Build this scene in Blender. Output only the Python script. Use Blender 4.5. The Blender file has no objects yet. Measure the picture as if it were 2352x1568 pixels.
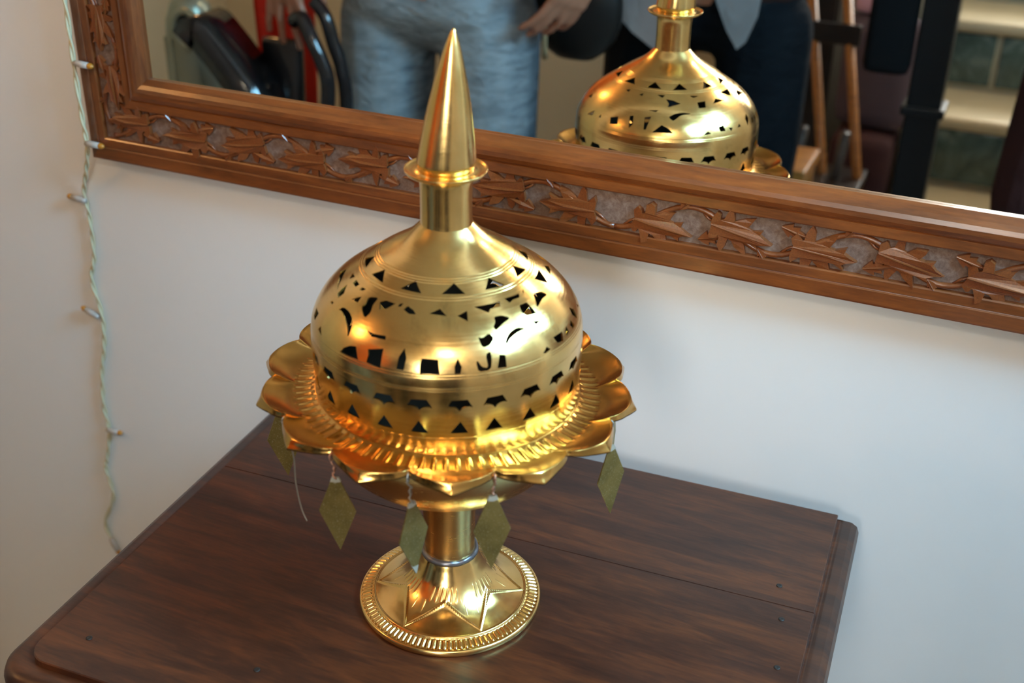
import bpy, bmesh, math, random
from math import sin, cos, pi, radians, sqrt, exp
from mathutils import Vector, Matrix
from mathutils.geometry import delaunay_2d_cdt, tessellate_polygon

random.seed(7)
SC = bpy.context.scene
COL = SC.collection
S = 0.08            # metres per lamp unit (one unit = radius of the lamp's foot)
Z0 = 0.78           # height of the table top above the floor

# ------------------------------------------------------------------ camera
YAW, PITCH, ROLL = 0.4087, 0.4920, 0.0186
h_ = Vector((-sin(YAW), cos(YAW), 0)); r_ = Vector((cos(YAW), sin(YAW), 0)); u_ = Vector((0, 0, 1))
fwd = h_*cos(PITCH) - u_*sin(PITCH); up0 = h_*sin(PITCH) + u_*cos(PITCH)
rt = r_*cos(ROLL) + up0*sin(ROLL); upv = -r_*sin(ROLL) + up0*cos(ROLL)
cam_d = bpy.data.cameras.new('camera'); cam = bpy.data.objects.new('camera', cam_d); COL.objects.link(cam)
CAMP = Vector((4.7333*S, -9.3333*S, 8.8066*S + Z0))
M = Matrix((rt, upv, -fwd)).transposed().to_4x4(); M.translation = CAMP
cam.matrix_world = M
cam_d.sensor_width = 36.0; cam_d.lens = 42.2814; cam_d.clip_start = 0.02
cam_d.dof.use_dof = True; cam_d.dof.focus_distance = 1.07; cam_d.dof.aperture_fstop = 5.2
SC.camera = cam

# ------------------------------------------------------------------ world, lights, exposure
SC.view_settings.view_transform = 'Standard'; SC.view_settings.look = 'None'
SC.view_settings.gamma = 1.0; SC.view_settings.use_curve_mapping = False
SC.view_settings.exposure = 0.82
wd = bpy.data.worlds.new('world'); SC.world = wd; wd.use_nodes = True
wd.node_tree.nodes['Background'].inputs[0].default_value = (0.62, 0.78, 1.0, 1)
wd.node_tree.nodes['Background'].inputs[1].default_value = 1.5
def area(name, loc, target, sx, sy, power, color):
    d = bpy.data.lights.new(name, 'AREA'); d.shape = 'RECTANGLE'; d.size = sx; d.size_y = sy
    d.energy = power; d.color = color
    o = bpy.data.objects.new(name, d); COL.objects.link(o); o.location = loc
    o.rotation_euler = (Vector(target) - Vector(loc)).to_track_quat('-Z', 'Y').to_euler()
    return o
# daylight entering by the high window in the right wall and by the stairwell window
area('daylight_side_window', (1.21, -0.10, 1.97), (0.0, 0.0, 1.0), 0.50, 0.58, 33, (0.30, 0.68, 1.0))
area('daylight_stair_window', (0.62, -3.66, 1.95), (0.2, 0.0, 1.2), 0.88, 1.15, 46, (0.96, 0.93, 0.86))

# ------------------------------------------------------------------ material helpers
def nodes_of(m):
    return m.node_tree.nodes, m.node_tree.links
def new_mat(name, base=(0.8, 0.8, 0.8), rough=0.5, metal=0.0, **kw):
    m = bpy.data.materials.new(name); m.use_nodes = True
    b = m.node_tree.nodes['Principled BSDF']
    b.inputs['Base Color'].default_value = (*base, 1); b.inputs['Roughness'].default_value = rough
    b.inputs['Metallic'].default_value = metal
    for k, v in kw.items():
        b.inputs[k.replace('_', ' ')].default_value = v
    return m
def coords(m, scale=(1, 1, 1), rot=(0, 0, 0), kind='Object'):
    n, l = nodes_of(m); tc = n.new('ShaderNodeTexCoord'); mp = n.new('ShaderNodeMapping')
    l.new(tc.outputs[kind], mp.inputs[0]); mp.inputs['Scale'].default_value = scale
    mp.inputs['Rotation'].default_value = rot
    return mp.outputs[0]
def noise(m, vec, scale=5, detail=4, rough=0.55, dist=0.0):
    n, l = nodes_of(m); t = n.new('ShaderNodeTexNoise'); l.new(vec, t.inputs['Vector'])
    t.inputs['Scale'].default_value = scale; t.inputs['Detail'].default_value = detail
    t.inputs['Roughness'].default_value = rough; t.inputs['Distortion'].default_value = dist
    return t.outputs[0]
def ramp(m, fac, stops):
    n, l = nodes_of(m); r = n.new('ShaderNodeValToRGB'); l.new(fac, r.inputs[0])
    e = r.color_ramp.elements
    while len(e) < len(stops): e.new(0.5)
    for i, (p, c) in enumerate(stops):
        e[i].position = p; e[i].color = (*c, 1) if len(c) == 3 else c
    return r.outputs[0]
def math_(m, op, a, b=None, c=None):
    n, l = nodes_of(m); t = n.new('ShaderNodeMath'); t.operation = op
    for i, v in enumerate((a, b, c)):
        if v is None: continue
        if isinstance(v, (int, float)): t.inputs[i].default_value = v
        else: l.new(v, t.inputs[i])
    return t.outputs[0]
def mix(m, fac, a, b, mode='MIX'):
    n, l = nodes_of(m); t = n.new('ShaderNodeMix'); t.data_type = 'RGBA'; t.blend_type = mode
    for sck, v in ((t.inputs[0], fac), (t.inputs[6], a), (t.inputs[7], b)):
        if isinstance(v, (int, float)): sck.default_value = v
        elif isinstance(v, tuple): sck.default_value = (*v, 1) if len(v) == 3 else v
        else: l.new(v, sck)
    return t.outputs[2]
def setin(m, name, out):
    m.node_tree.links.new(out, m.node_tree.nodes['Principled BSDF'].inputs[name])
def bump(m, height, strength=0.2, dist=0.001):
    n, l = nodes_of(m); t = n.new('ShaderNodeBump'); t.inputs['Strength'].default_value = strength
    t.inputs['Distance'].default_value = dist; l.new(height, t.inputs['Height']); setin(m, 'Normal', t.outputs[0])
def sep_z(m, vec, ch=2):
    n, l = nodes_of(m); t = n.new('ShaderNodeSeparateXYZ'); l.new(vec, t.inputs[0]); return t.outputs[ch]

# paints
def paint(name, c1, c2, rough=0.55):
    m = new_mat(name, c1, rough); v = coords(m)
    f = noise(m, v, 2.2, 5); setin(m, 'Base Color', ramp(m, f, [(0.3, c1), (0.7, c2)]))
    bump(m, noise(m, v, 45, 5), 0.08, 0.002); return m
WALL = paint('wall_paint', (0.79, 0.785, 0.785), (0.765, 0.765, 0.77), 0.42)
BEIGE = paint('beige_paint', (0.60, 0.52, 0.36), (0.55, 0.48, 0.33), 0.6)
CEIL = paint('ceiling_paint', (0.36, 0.31, 0.23), (0.33, 0.28, 0.21), 0.7)
FLOORM = paint('floor_terrazzo', (0.40, 0.36, 0.30), (0.33, 0.30, 0.25), 0.35)

# brass
def brass(name, rough=0.20, lines='ring', grooves=(), stain=0.5, c_hi=(0.92, 0.63, 0.245), c_lo=(0.68, 0.42, 0.135)):
    m = new_mat(name, c_hi, rough, 1.0); v = coords(m)
    f = noise(m, v, 14, 6, 0.6); f2 = noise(m, v, 70, 5, 0.7)
    st = ramp(m, f, [(0.28, (0, 0, 0)), (0.62, (1, 1, 1))])
    col = mix(m, st, c_lo, c_hi)
    sm = ramp(m, noise(m, v, 22, 7, 0.65, 0.4), [(0.60, (0, 0, 0)), (0.76, (1, 1, 1))])
    col = mix(m, math_(m, 'MULTIPLY', sm, stain), col, (0.36, 0.25, 0.09))
    setin(m, 'Base Color', col)
    sc = {'ring': (3, 3, 900), 'up': (350, 350, 8), 'flat': (60, 60, 60)}[lines]
    br = noise(m, coords(m, sc), 1.0, 3, 0.6)
    r0 = math_(m, 'MULTIPLY_ADD', f2, 0.16, rough - 0.08)
    r1 = math_(m, 'MULTIPLY_ADD', br, 0.16, math_(m, 'SUBTRACT', r0, 0.08))
    setin(m, 'Roughness', r1)
    hgt = math_(m, 'MULTIPLY', br, 0.35)
    hgt = math_(m, 'ADD', hgt, math_(m, 'MULTIPLY', noise(m, v, 28, 3), 1.0))
    if grooves:
        z = sep_z(m, v)
        for g, w in grooves:
            d = math_(m, 'ABSOLUTE', math_(m, 'SUBTRACT', z, g))
            q = math_(m, 'MAXIMUM', math_(m, 'SUBTRACT', 1.0, math_(m, 'DIVIDE', d, w)), 0.0)
            hgt = math_(m, 'SUBTRACT', hgt, math_(m, 'MULTIPLY', q, 0.9))
    bump(m, hgt, 0.28, 0.0006)
    return m
BRASS_DOME = brass('dome_brass', 0.21, 'ring', [(4.180*S, .0005), (4.165*S, .0004), (4.150*S, .0004), (4.068*S, .0005), (4.052*S, .0004), (3.55*S, .0006), (3.525*S, .0005), (3.425*S, .0006), (3.40*S, .0005), (2.909*S, .0005)], 0.75)
BRASS_SPIRE = brass('spire_brass', 0.22, 'ring', (), 0.35)
BRASS_DISH = brass('dish_brass', 0.20, 'flat', (), 0.5, (0.66, 0.385, 0.115), (0.52, 0.28, 0.07))
BRASS_FOOT = brass('foot_brass', 0.20, 'flat', (), 0.6)
BRASS_STEM = brass('stem_brass', 0.24, 'ring', (), 0.6)
BRASS_IN = new_mat('shaded_inside_of_brass', (0.045, 0.035, 0.022), 0.6, 0.4)  # dark colour paints in the shade inside the hollow dome and bowl
SOLDER = new_mat('grey_solder', (0.22, 0.22, 0.24), 0.35, 0.9)
def pendant_mat():
    m = new_mat('speckled_dull_brass', (0.4, 0.3, 0.1), 0.42, 0.75); v = coords(m)
    f = noise(m, v, 45, 4); sp = ramp(m, noise(m, v, 900, 2, 0.5), [(0.58, (0, 0, 0)), (0.72, (1, 1, 1))])
    c = ramp(m, f, [(0.3, (0.17, 0.125, 0.035)), (0.7, (0.29, 0.21, 0.065))])
    setin(m, 'Base Color', mix(m, math_(m, 'MULTIPLY', sp, 0.5), c, (0.50, 0.44, 0.27))); return m
PEND = pendant_mat()
TIN = new_mat('whitish_solder_tip', (0.40, 0.38, 0.31), 0.5, 0.4)
COPPER = new_mat('oxidised_copper_wire', (0.42, 0.22, 0.15), 0.4, 0.8)
WIRE = new_mat('grey_wire', (0.30, 0.27, 0.23), 0.45, 0.7)

# wood
def wood(name, dark, mid, light, scale, rough=0.3, coat=0.3, dust=0.0, rot=(0, 0, 0)):
    m = new_mat(name, mid, rough); v = coords(m, scale, rot)
    w = noise(m, v, 3.0, 7, 0.62, 0.6); fine = noise(m, coords(m, tuple(a*7 for a in scale), rot), 3.0, 3, 0.6)
    f = math_(m, 'MULTIPLY_ADD', fine, 0.25, math_(m, 'MULTIPLY', w, 0.8))
    col = ramp(m, f, [(0.30, dark), (0.50, mid), (0.72, light)])
    if dust:
        vo = m.node_tree.nodes.new('ShaderNodeTexVoronoi'); m.node_tree.links.new(coords(m), vo.inputs['Vector'])
        vo.inputs['Scale'].default_value = 22
        d = ramp(m, vo.outputs['Distance'], [(0.0, (1, 1, 1)), (0.022, (1, 1, 1)), (0.036, (0, 0, 0))])
        keep = ramp(m, vo.outputs['Color'], [(0.62, (0, 0, 0)), (0.66, (1, 1, 1))])
        col = mix(m, math_(m, 'MULTIPLY', math_(m, 'MULTIPLY', d, keep), dust), col, (0.55, 0.55, 0.55))
    setin(m, 'Base Color', col)
    b = m.node_tree.nodes['Principled BSDF']; b.inputs['Coat Weight'].default_value = coat; b.inputs['Coat Roughness'].default_value = 0.18
    setin(m, 'Roughness', math_(m, 'MULTIPLY_ADD', noise(m, coords(m), 9, 5), 0.25, rough - 0.1))
    bump(m, fine, 0.12, 0.0008); return m
TABLE_W = wood('table_mahogany', (0.018, 0.0055, 0.0035), (0.052, 0.0145, 0.006), (0.135, 0.035, 0.009), (2.2, 16, 10), 0.36, 0.12, 0.8, (0, 0, -0.05))
FRAME_W = wood('frame_wood_along', (0.070, 0.018, 0.004), (0.165, 0.043, 0.009), (0.26, 0.072, 0.013), (3, 20, 20), 0.32, 0.5)
FRAME_V = wood('frame_wood_upright', (0.055, 0.014, 0.004), (0.125, 0.034, 0.008), (0.20, 0.058, 0.012), (20, 20, 3), 0.32, 0.5)
LEAF_W = wood('carved_leaf_wood', (0.085, 0.021, 0.004), (0.17, 0.043, 0.009), (0.25, 0.070, 0.014), (14, 14, 14), 0.36, 0.4)
GROUND_W = wood('carved_ground_dusty', (0.085, 0.045, 0.030), (0.16, 0.095, 0.070), (0.25, 0.18, 0.15), (60, 60, 60), 0.55, 0.1)
DARKWOOD = wood('dark_stained_wood', (0.006, 0.004, 0.003), (0.012, 0.008, 0.007), (0.03, 0.018, 0.012), (8, 8, 30), 0.35, 0.3)
ORANGEWOOD = wood('orange_varnished_wood', (0.16, 0.055, 0.008), (0.28, 0.10, 0.014), (0.38, 0.15, 0.025), (6, 6, 25), 0.4, 0.3)
GLASSM = new_mat('mirror_silvering', (0.87, 0.88, 0.86), 0.0, 1.0)

# ------------------------------------------------------------------ object helpers
def props(o, label=None, cat=None, group=None, kind=None):
    if label: o['label'] = label
    if cat: o['category'] = cat
    if group: o['group'] = group
    if kind: o['kind'] = kind
    return o
def thing(name, loc, label, cat, group=None):
    o = bpy.data.objects.new(name, None); COL.objects.link(o); o.location = loc; o.empty_display_size = 0.05
    return props(o, label, cat, group)
def root_of(o):
    while o.parent: o = o.parent
    return o
def add(name, geo, mat, parent=None, smooth=True, origin=None, normals=None, mats=None, fmat=None):
    """geo = (verts in world space, faces). The mesh is linked as ONE object, a child of parent."""
    vs, fs = geo
    og = root_of(parent).location if parent else (Vector(origin) if origin is not None else Vector((0, 0, 0)))
    me = bpy.data.meshes.new(name)
    me.from_pydata([tuple(Vector(v) - og) for v in vs], [], fs)
    me.materials.append(mat)
    if mats:
        for mm in mats: me.materials.append(mm)
        for i, p in enumerate(me.polygons): p.material_index = fmat[i]
    me.polygons.foreach_set('use_smooth', [smooth]*len(me.polygons))
    if normals: me.normals_split_custom_set_from_vertices(normals)
    me.update()
    o = bpy.data.objects.new(name, me); COL.objects.link(o)
    if parent: o.parent = parent
    elif origin is not None: o.location = og
    return o
def join(*gs):
    V = []; F = []
    for v, f in gs:
        n = len(V); V += list(v); F += [tuple(i + n for i in q) for q in f]
    return V, F
def box(c, s, rz=0.0, bev=0.0, rx=0.0):
    bm = bmesh.new(); bmesh.ops.create_cube(bm, size=1)
    for v in bm.verts: v.co = Vector((v.co.x*s[0], v.co.y*s[1], v.co.z*s[2]))
    if bev: bmesh.ops.bevel(bm, geom=bm.edges[:], offset=bev, segments=2, affect='EDGES', profile=0.6)
    R = Matrix.Rotation(rz, 3, 'Z') @ Matrix.Rotation(rx, 3, 'X')
    bm.verts.index_update()
    V = [R @ v.co + Vector(c) for v in bm.verts]; F = [tuple(v.index for v in f.verts) for f in bm.faces]; bm.free()
    return V, F
def tube(pts, rad, n=8, caps=True):
    pts = [Vector(p) for p in pts]; V = []; F = []
    rr = rad if isinstance(rad, (list, tuple)) else [rad]*len(pts)
    t0 = (pts[1] - pts[0]).normalized(); a = t0.orthogonal().normalized()
    for i, p in enumerate(pts):
        t = (pts[min(i+1, len(pts)-1)] - pts[max(i-1, 0)]).normalized()
        a = (a - t*a.dot(t)).normalized(); b = t.cross(a)
        for k in range(n):
            V.append(p + (a*cos(2*pi*k/n) + b*sin(2*pi*k/n))*rr[i])
    for i in range(len(pts)-1):
        for k in range(n):
            F.append((i*n+k, i*n+(k+1) % n, (i+1)*n+(k+1) % n, (i+1)*n+k))
    if caps:
        F.append(tuple(range(n-1, -1, -1))); F.append(tuple((len(pts)-1)*n + k for k in range(n)))
    return V, F
def lathe(prof, n=96, c=(0, 0, 0), fun=None, cap0=False, cap1=False):
    """prof: list of (r, z) from the outside going; fun(r, z, theta) -> (r, z) displaces."""
    V = []; F = []
    for r, z in prof:
        for k in range(n):
            th = 2*pi*k/n; q = fun(r, z, th) if fun else (r, z)
            V.append(Vector((c[0] + q[0]*cos(th), c[1] + q[0]*sin(th), c[2] + q[1])))
    for i in range(len(prof)-1):
        for k in range(n):
            F.append((i*n+k, (i+1)*n+k, (i+1)*n+(k+1) % n, i*n+(k+1) % n))
    if cap0: F.append(tuple(range(n)))
    if cap1: F.append(tuple((len(prof)-1)*n + k for k in range(n-1, -1, -1)))
    return V, F
def smooth_prof(pts, sub=6):
    out = []
    for i in range(len(pts)-1):
        p0 = pts[max(i-1, 0)]; p1 = pts[i]; p2 = pts[i+1]; p3 = pts[min(i+2, len(pts)-1)]
        for k in range(sub):
            t = k/sub
            out.append(tuple(0.5*((2*p1[j]) + (-p0[j]+p2[j])*t + (2*p0[j]-5*p1[j]+4*p2[j]-p3[j])*t*t + (-p0[j]+3*p1[j]-3*p2[j]+p3[j])*t**3) for j in range(len(p1))))
    out.append(tuple(pts[-1])); return out
def W(x, y, z):      # lamp units -> world metres
    return Vector((x*S, y*S, z*S + Z0))
def prism(poly, z0, z1):
    n = len(poly); V = [Vector((x, y, z0)) for x, y in poly] + [Vector((x, y, z1)) for x, y in poly]
    F = [tuple(range(n-1, -1, -1)), tuple(range(n, 2*n))] + [(i, (i+1) % n, n+(i+1) % n, n+i) for i in range(n)]
    return V, F

# ------------------------------------------------------------------ the room
XL, XR, YB, YP, YS, ZC = -2.45, 1.15, 3.70*S, -2.45, -3.60, 2.90
def struct(name, geo, mat, smooth=False):
    o = add(name, geo, mat, None, smooth); o['kind'] = 'structure'; return o
struct('floor', box(((XL+XR)/2, (YB+YS)/2, -0.05), (XR-XL+0.2, YB-YS+0.2, 0.1)), FLOORM)
struct('ceiling', box(((XL+XR)/2, (YB+YS)/2, ZC+0.05), (XR-XL+0.2, YB-YS+0.2, 0.1)), CEIL)
struct('wall_back', box(((XL+XR)/2, YB+0.05, ZC/2), (XR-XL+0.2, 0.1, ZC)), WALL)
struct('wall_left', box((XL-0.05, (YB+YP)/2, ZC/2), (0.1, YB-YP, ZC)), BEIGE)
struct('wall_front', box(((XL+0.10)/2-0.05, YP-0.05, ZC/2), (0.10-XL+0.1, 0.1, ZC)), BEIGE)
struct('wall_stairwell', box((0.05, (YP-0.1+YS)/2, ZC/2), (0.1, YP-0.1-YS, ZC)), BEIGE)
# right wall with the high window opening (y -0.35..0.15, z 1.68..2.26)
wy0, wy1, wz0, wz1 = -0.35, 0.15, 1.68, 2.26
struct('wall_right', join(box((XR+0.05, (YS-0.1+wy0)/2, ZC/2), (0.1, wy0-YS+0.1, ZC)), box((XR+0.05, (wy1+YB)/2, ZC/2), (0.1, YB-wy1, ZC)),
                          box((XR+0.05, (wy0+wy1)/2, wz0/2), (0.1, wy1-wy0, wz0)), box((XR+0.05, (wy0+wy1)/2, (wz1+ZC)/2), (0.1, wy1-wy0, ZC-wz1))), WALL)
# stairwell end wall with its window (x 0.18..1.06, z 1.37..2.53)
vx0, vx1, vz0, vz1 = 0.18, 1.06, 1.37, 2.53
struct('wall_stairwell_end', join(box(((0.0+vx0)/2, YS-0.05, ZC/2), (vx0, 0.1, ZC)), box(((vx1+XR)/2, YS-0.05, ZC/2), (XR-vx1, 0.1, ZC)),
                                  box(((vx0+vx1)/2, YS-0.05, vz0/2), (vx1-vx0, 0.1, vz0)), box(((vx0+vx1)/2, YS-0.05, (vz1+ZC)/2), (vx1-vx0, 0.1, ZC-vz1))), BEIGE)
FRAMEP = new_mat('white_window_frame', (0.75, 0.74, 0.70), 0.4)
w1 = struct('window_1', join(box((XR+0.02, wy0+0.02, (wz0+wz1)/2), (0.04, 0.04, wz1-wz0)), box((XR+0.02, wy1-0.02, (wz0+wz1)/2), (0.04, 0.04, wz1-wz0)),
    box((XR+0.02, (wy0+wy1)/2, wz0+0.02), (0.04, wy1-wy0-0.08, 0.04)), box((XR+0.02, (wy0+wy1)/2, wz1-0.02), (0.04, wy1-wy0-0.08, 0.04))), FRAMEP)
w2 = struct('window_2', join(box((vx0+0.02, YS-0.02, (vz0+vz1)/2), (0.04, 0.04, vz1-vz0)), box((vx1-0.02, YS-0.02, (vz0+vz1)/2), (0.04, 0.04, vz1-vz0)),
    box(((vx0+vx1)/2, YS-0.02, vz0+0.02), (vx1-vx0-0.08, 0.04, 0.04)), box(((vx0+vx1)/2, YS-0.02, vz1-0.02), (vx1-vx0-0.08, 0.04, 0.04)), box(((vx0+vx1)/2, YS-0.02, (vz0+vz1)/2), (0.04, 0.04, vz1-vz0-0.08))), FRAMEP)

# ceiling lamp (round opal fitting)
cl = thing('ceiling_lamp', (0.90, -1.95, ZC), 'round opal glass ceiling lamp above the room', 'lamp')
OPAL = new_mat('opal_glass_lit', (0.9, 0.88, 0.8), 0.4)
OPAL.node_tree.nodes['Principled BSDF'].inputs['Emission Color'].default_value = (1.0, 0.86, 0.66, 1)
OPAL.node_tree.nodes['Principled BSDF'].inputs['Emission Strength'].default_value = 26.0
add('base_plate', lathe([(0.0, 0.0), (0.19, 0.0), (0.19, -0.02), (0.0, -0.02)], 32, (0.90, -1.95, ZC)), FRAMEP, cl)
add('shade', lathe([(0.18, -0.021), (0.185, -0.045), (0.165, -0.08), (0.10, -0.105), (0.0, -0.115)], 32, (0.90, -1.95, ZC)), OPAL, cl)

# added warm bulb on a bracket, put in to warm the left side
wl = thing('added_warm_lamp', (XL, -1.25, 2.45), 'added brass lamp with a warm glowing bulb, tinting the left side of the room', 'lamp')
BULB = new_mat('warm_bulb_lit', (1.0, 0.7, 0.4), 0.4)
BULB.node_tree.nodes['Principled BSDF'].inputs['Emission Color'].default_value = (1.0, 0.52, 0.20, 1)
BULB.node_tree.nodes['Principled BSDF'].inputs['Emission Strength'].default_value = 120.0
add('back_plate', box((XL+0.008, -1.25, 2.45), (0.016, 0.10, 0.16), 0, 0.004), BRASS_STEM, wl, False)
add('arm', tube(smooth_prof([(XL+0.01, -1.25, 2.45), (XL+0.07, -1.25, 2.44), (XL+0.12, -1.25, 2.47), (XL+0.13, -1.25, 2.51)], 5), 0.009, 10), BRASS_STEM, wl)
add('bulb', lathe(smooth_prof([(0.018, 0.0), (0.022, 0.02), (0.045, 0.06), (0.050, 0.09), (0.038, 0.125), (0.0, 0.14)], 5), 24, (XL+0.13, -1.25, 2.51)), BULB, wl)

# ------------------------------------------------------------------ the side table
TA = 0.0512; BL = Vector((-4.14, 2.965)); TL, TD = 8.08, 5.98
ex = Vector((cos(TA), sin(TA))); ey = Vector((sin(TA), -cos(TA)))   # ey runs from the back edge to the front
def tp(a, b): return BL + ex*a + ey*b
tc_ = tp(TL/2, TD/2)
tab = thing('side_table', (tc_.x*S, tc_.y*S, 0), 'small dark mahogany side table with rounded stepped border, standing against the wall', 'table')
def rr_outline(a0, a1, b1, rad, nseg=8):      # back corners square, front corners rounded
    pts = [(a0, 0), (a1, 0)]
    for k in range(nseg+1):
        t = k/nseg*pi/2; pts.append((a1-rad+rad*cos(t), b1-rad+rad*sin(t)))
    for k in range(nseg+1):
        t = pi/2 + k/nseg*pi/2; pts.append((a0+rad+rad*cos(t), b1-rad+rad*sin(t)))
    return pts
# border moulding: several stacked rounded outlines
def ring_stack(levels):
    V = []; F = []; n = None
    for inset, z, rad in levels:
        o = rr_outline(inset, TL-inset, TD-inset, max(rad-inset, 0.05)); n = len(o)
        if inset == 0 or True:
            o = [(a, max(b, 0.0)) for a, b in o]
        V += [W(*tp(a, b), z) for a, b in o]
    for i in range(len(levels)-1):
        for k in range(n): F.append((i*n+k, i*n+(k+1) % n, (i+1)*n+(k+1) % n, (i+1)*n+k))
    F.append(tuple(range(n-1, -1, -1))); F.append(tuple((len(levels)-1)*n+k for k in range(n)))
    return V, F
add('border_moulding', ring_stack([(0.10, -0.42, 0.42), (0.03, -0.40, 0.42), (0.0, -0.33, 0.42), (0.0, -0.20, 0.42), (0.03, -0.12, 0.42), (0.10, -0.075, 0.42), (0.20, -0.07, 0.42), (0.27, -0.085, 0.42)]), TABLE_W, tab, True)
# the field: planks side by side, rounded front corners
o_ = rr_outline(0.275, TL-0.275, TD-0.275, 0.26)
cuts = [0.0, 1.95, TD-0.275]
for i in range(2):
    b0, b1 = cuts[i] + (0.003 if i else 0), cuts[i+1] - (0.003 if i < 1 else 0)
    if i < 1: poly = [(0.275, b0), (TL-0.275, b0), (TL-0.275, b1), (0.275, b1)]
    else:
        poly = [(0.275, b0), (TL-0.275, b0)] + o_[2:]
    n = len(poly); V = []; 
    for z, ins in ((-0.084, 0.0), (-0.012, 0.0), (0.0, 0.010)):
        cx_ = sum(a for a, b in poly)/n; cb_ = sum(b for a, b in poly)/n
        for a, b in poly:
            aa = a + (ins if a < cx_ else -ins); bb = b + ((ins if b < cb_ else -ins) if (i == 1 and b > cb_) or (i == 0 and b < cb_) else (0.004 if b < cb_ else -0.004) if ins else 0)
            V.append(W(*tp(aa, bb), z))
    F = [(k+j*n, (k+1) % n+j*n, (k+1) % n+(j+1)*n, k+(j+1)*n) for j in range(2) for k in range(n)] + [tuple(range(n-1, -1, -1)), tuple(range(2*n, 3*n))]
    add('plank', (V, F), TABLE_W, tab, False)
NAILM = new_mat('dark_nail_filling', (0.02, 0.015, 0.012), 0.5)
for nx, ny in ((3.298, 1.713), (3.447, 1.164), (3.572, 0.406), (-3.133, -2.225), (-1.269, -1.877)):
    add('nail_plug', lathe([(r*S, z*S) for r, z in ((0.034, 0.0002), (0.034, 0.006), (0.024, 0.010), (0.012, 0.006), (0.0, 0.005))], 12, W(nx, ny, 0)), NAILM, tab, True)
# apron and legs
def tbox(a, b, sa, sb, z0, z1, bev=0.003):
    c = W(*tp(a, b), (z0+z1)/2); return box((c.x, c.y, c.z), (sa*S, sb*S, (z1-z0)*S), TA, bev)
for nm, a, b, sa, sb in (('apron', TL/2, 0.62, TL-1.6, 0.22), ('apron', TL/2, TD-0.62, TL-1.6, 0.22), ('apron', 0.62, TD/2, 0.22, TD-1.6), ('apron', TL-0.62, TD/2, 0.22, TD-1.6)):
    add(nm, tbox(a, b, sa, sb, -1.45, -0.43), TABLE_W, tab, False)
for a, b in ((0.62, 0.62), (TL-0.62, 0.62), (0.62, TD-0.62), (TL-0.62, TD-0.62)):
    c = tp(a, b); g1 = tbox(a, b, 0.52, 0.52, -1.6, -0.43)
    pr = smooth_prof([(0.22, -1.58), (0.27, -1.75), (0.17, -1.95), (0.25, -2.4), (0.27, -3.6), (0.20, -5.6), (0.14, -7.6), (0.22, -7.9), (0.24, -8.3), (0.15, -8.8), (0.19, -9.2), (0.18, -9.74)], 4)
    g2 = lathe([(r*S, z*S) for r, z in pr], 20, (c.x*S, c.y*S, Z0), cap0=True, cap1=True)
    add('leg', join(g1, g2), TABLE_W, tab, True)

# ------------------------------------------------------------------ the wall mirror with its carved frame
YG = 3.5525                                   # the silvered plane
MX0, MXC = -7.462, 0.513; MX1 = 2*MXC - MX0   # outer ends of the frame
MZ0, MZ1 = 2.82, 14.2; WB, WS_ = 1.285, 1.125 # outer bottom/top, rail widths
mir = thing('wall_mirror', (MXC*S, YG*S, MZ0*S+Z0), 'large wall mirror in a carved reddish-brown wooden frame with vine leaves', 'mirror')
PROF = [(0.0, -0.12), (0.0, 0.09), (0.012, 0.125), (0.03, 0.135), (0.155, 0.152), (0.165, 0.140), (0.172, 0.136), (0.180, 0.150), (0.262, 0.152), (0.275, 0.140), (0.278, 0.085),
        (0.652, 0.085), (0.655, 0.140), (0.668, 0.152), (0.750, 0.150), (0.758, 0.132), (0.766, 0.134), (0.775, 0.156), (0.82, 0.178), (0.865, 0.176), (0.905, 0.160), (0.945, 0.125), (0.975, 0.085), (1.0, 0.055), (1.0, 0.004), (0.985, -0.02), (0.9, -0.12)]
GI = [i for i, (w, hh) in enumerate(PROF) if 0.27 < w < 0.66]
def rail(side):
    V = []; F = []; fm = []; n = len(PROF)
    ends = []
    for e in (0, 1):
        for w, hh in PROF:
            y = YG - hh
            if side == 'bottom': x = (MX0 + w*WS_) if e == 0 else (MX1 - w*WS_); z = MZ0 + w*WB
            elif side == 'top': x = (MX0 + w*WS_) if e == 0 else (MX1 - w*WS_); z = MZ1 - w*WB
            elif side == 'left': x = MX0 + w*WS_; z = (MZ0 + w*WB) if e == 0 else (MZ1 - w*WB)
            else: x = MX1 - w*WS_; z = (MZ0 + w*WB) if e == 0 else (MZ1 - w*WB)
            V.append(W(x, y, z))
    for k in range(n):
        k2 = (k+1) % n; F.append((k, k2, n+k2, n+k)); fm.append(1 if (10 <= k <= 10) else 0)
    F.append(tuple(range(n))); fm.append(0); F.append(tuple(range(2*n-1, n-1, -1))); fm.append(0)
    return (V, F), fm
rails = {}
for sd, nm in (('bottom', 'bottom_rail'), ('left', 'side_rail'), ('right', 'side_rail'), ('top', 'top_rail')):
    g, fm = rail(sd)
    rails[sd] = add(nm, g, FRAME_W if sd in ('bottom', 'top') else FRAME_V, mir, False, mats=[GROUND_W], fmat=fm)
gx0, gx1, gz0, gz1 = MX0+WS_-0.03, MX1-WS_+0.03, MZ0+WB-0.03, MZ1-WB+0.03
add('mirror_glass', ([W(gx0, YG, gz0), W(gx1, YG, gz0), W(gx1, YG, gz1), W(gx0, YG, gz1), W(gx0, YG+.05, gz0), W(gx1, YG+.05, gz0), W(gx1, YG+.05, gz1), W(gx0, YG+.05, gz1)],
    [(0, 1, 2, 3), (7, 6, 5, 4), (0, 4, 5, 1), (1, 5, 6, 2), (2, 6, 7, 3), (3, 7, 4, 0)]), GLASSM, mir, False)
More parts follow.
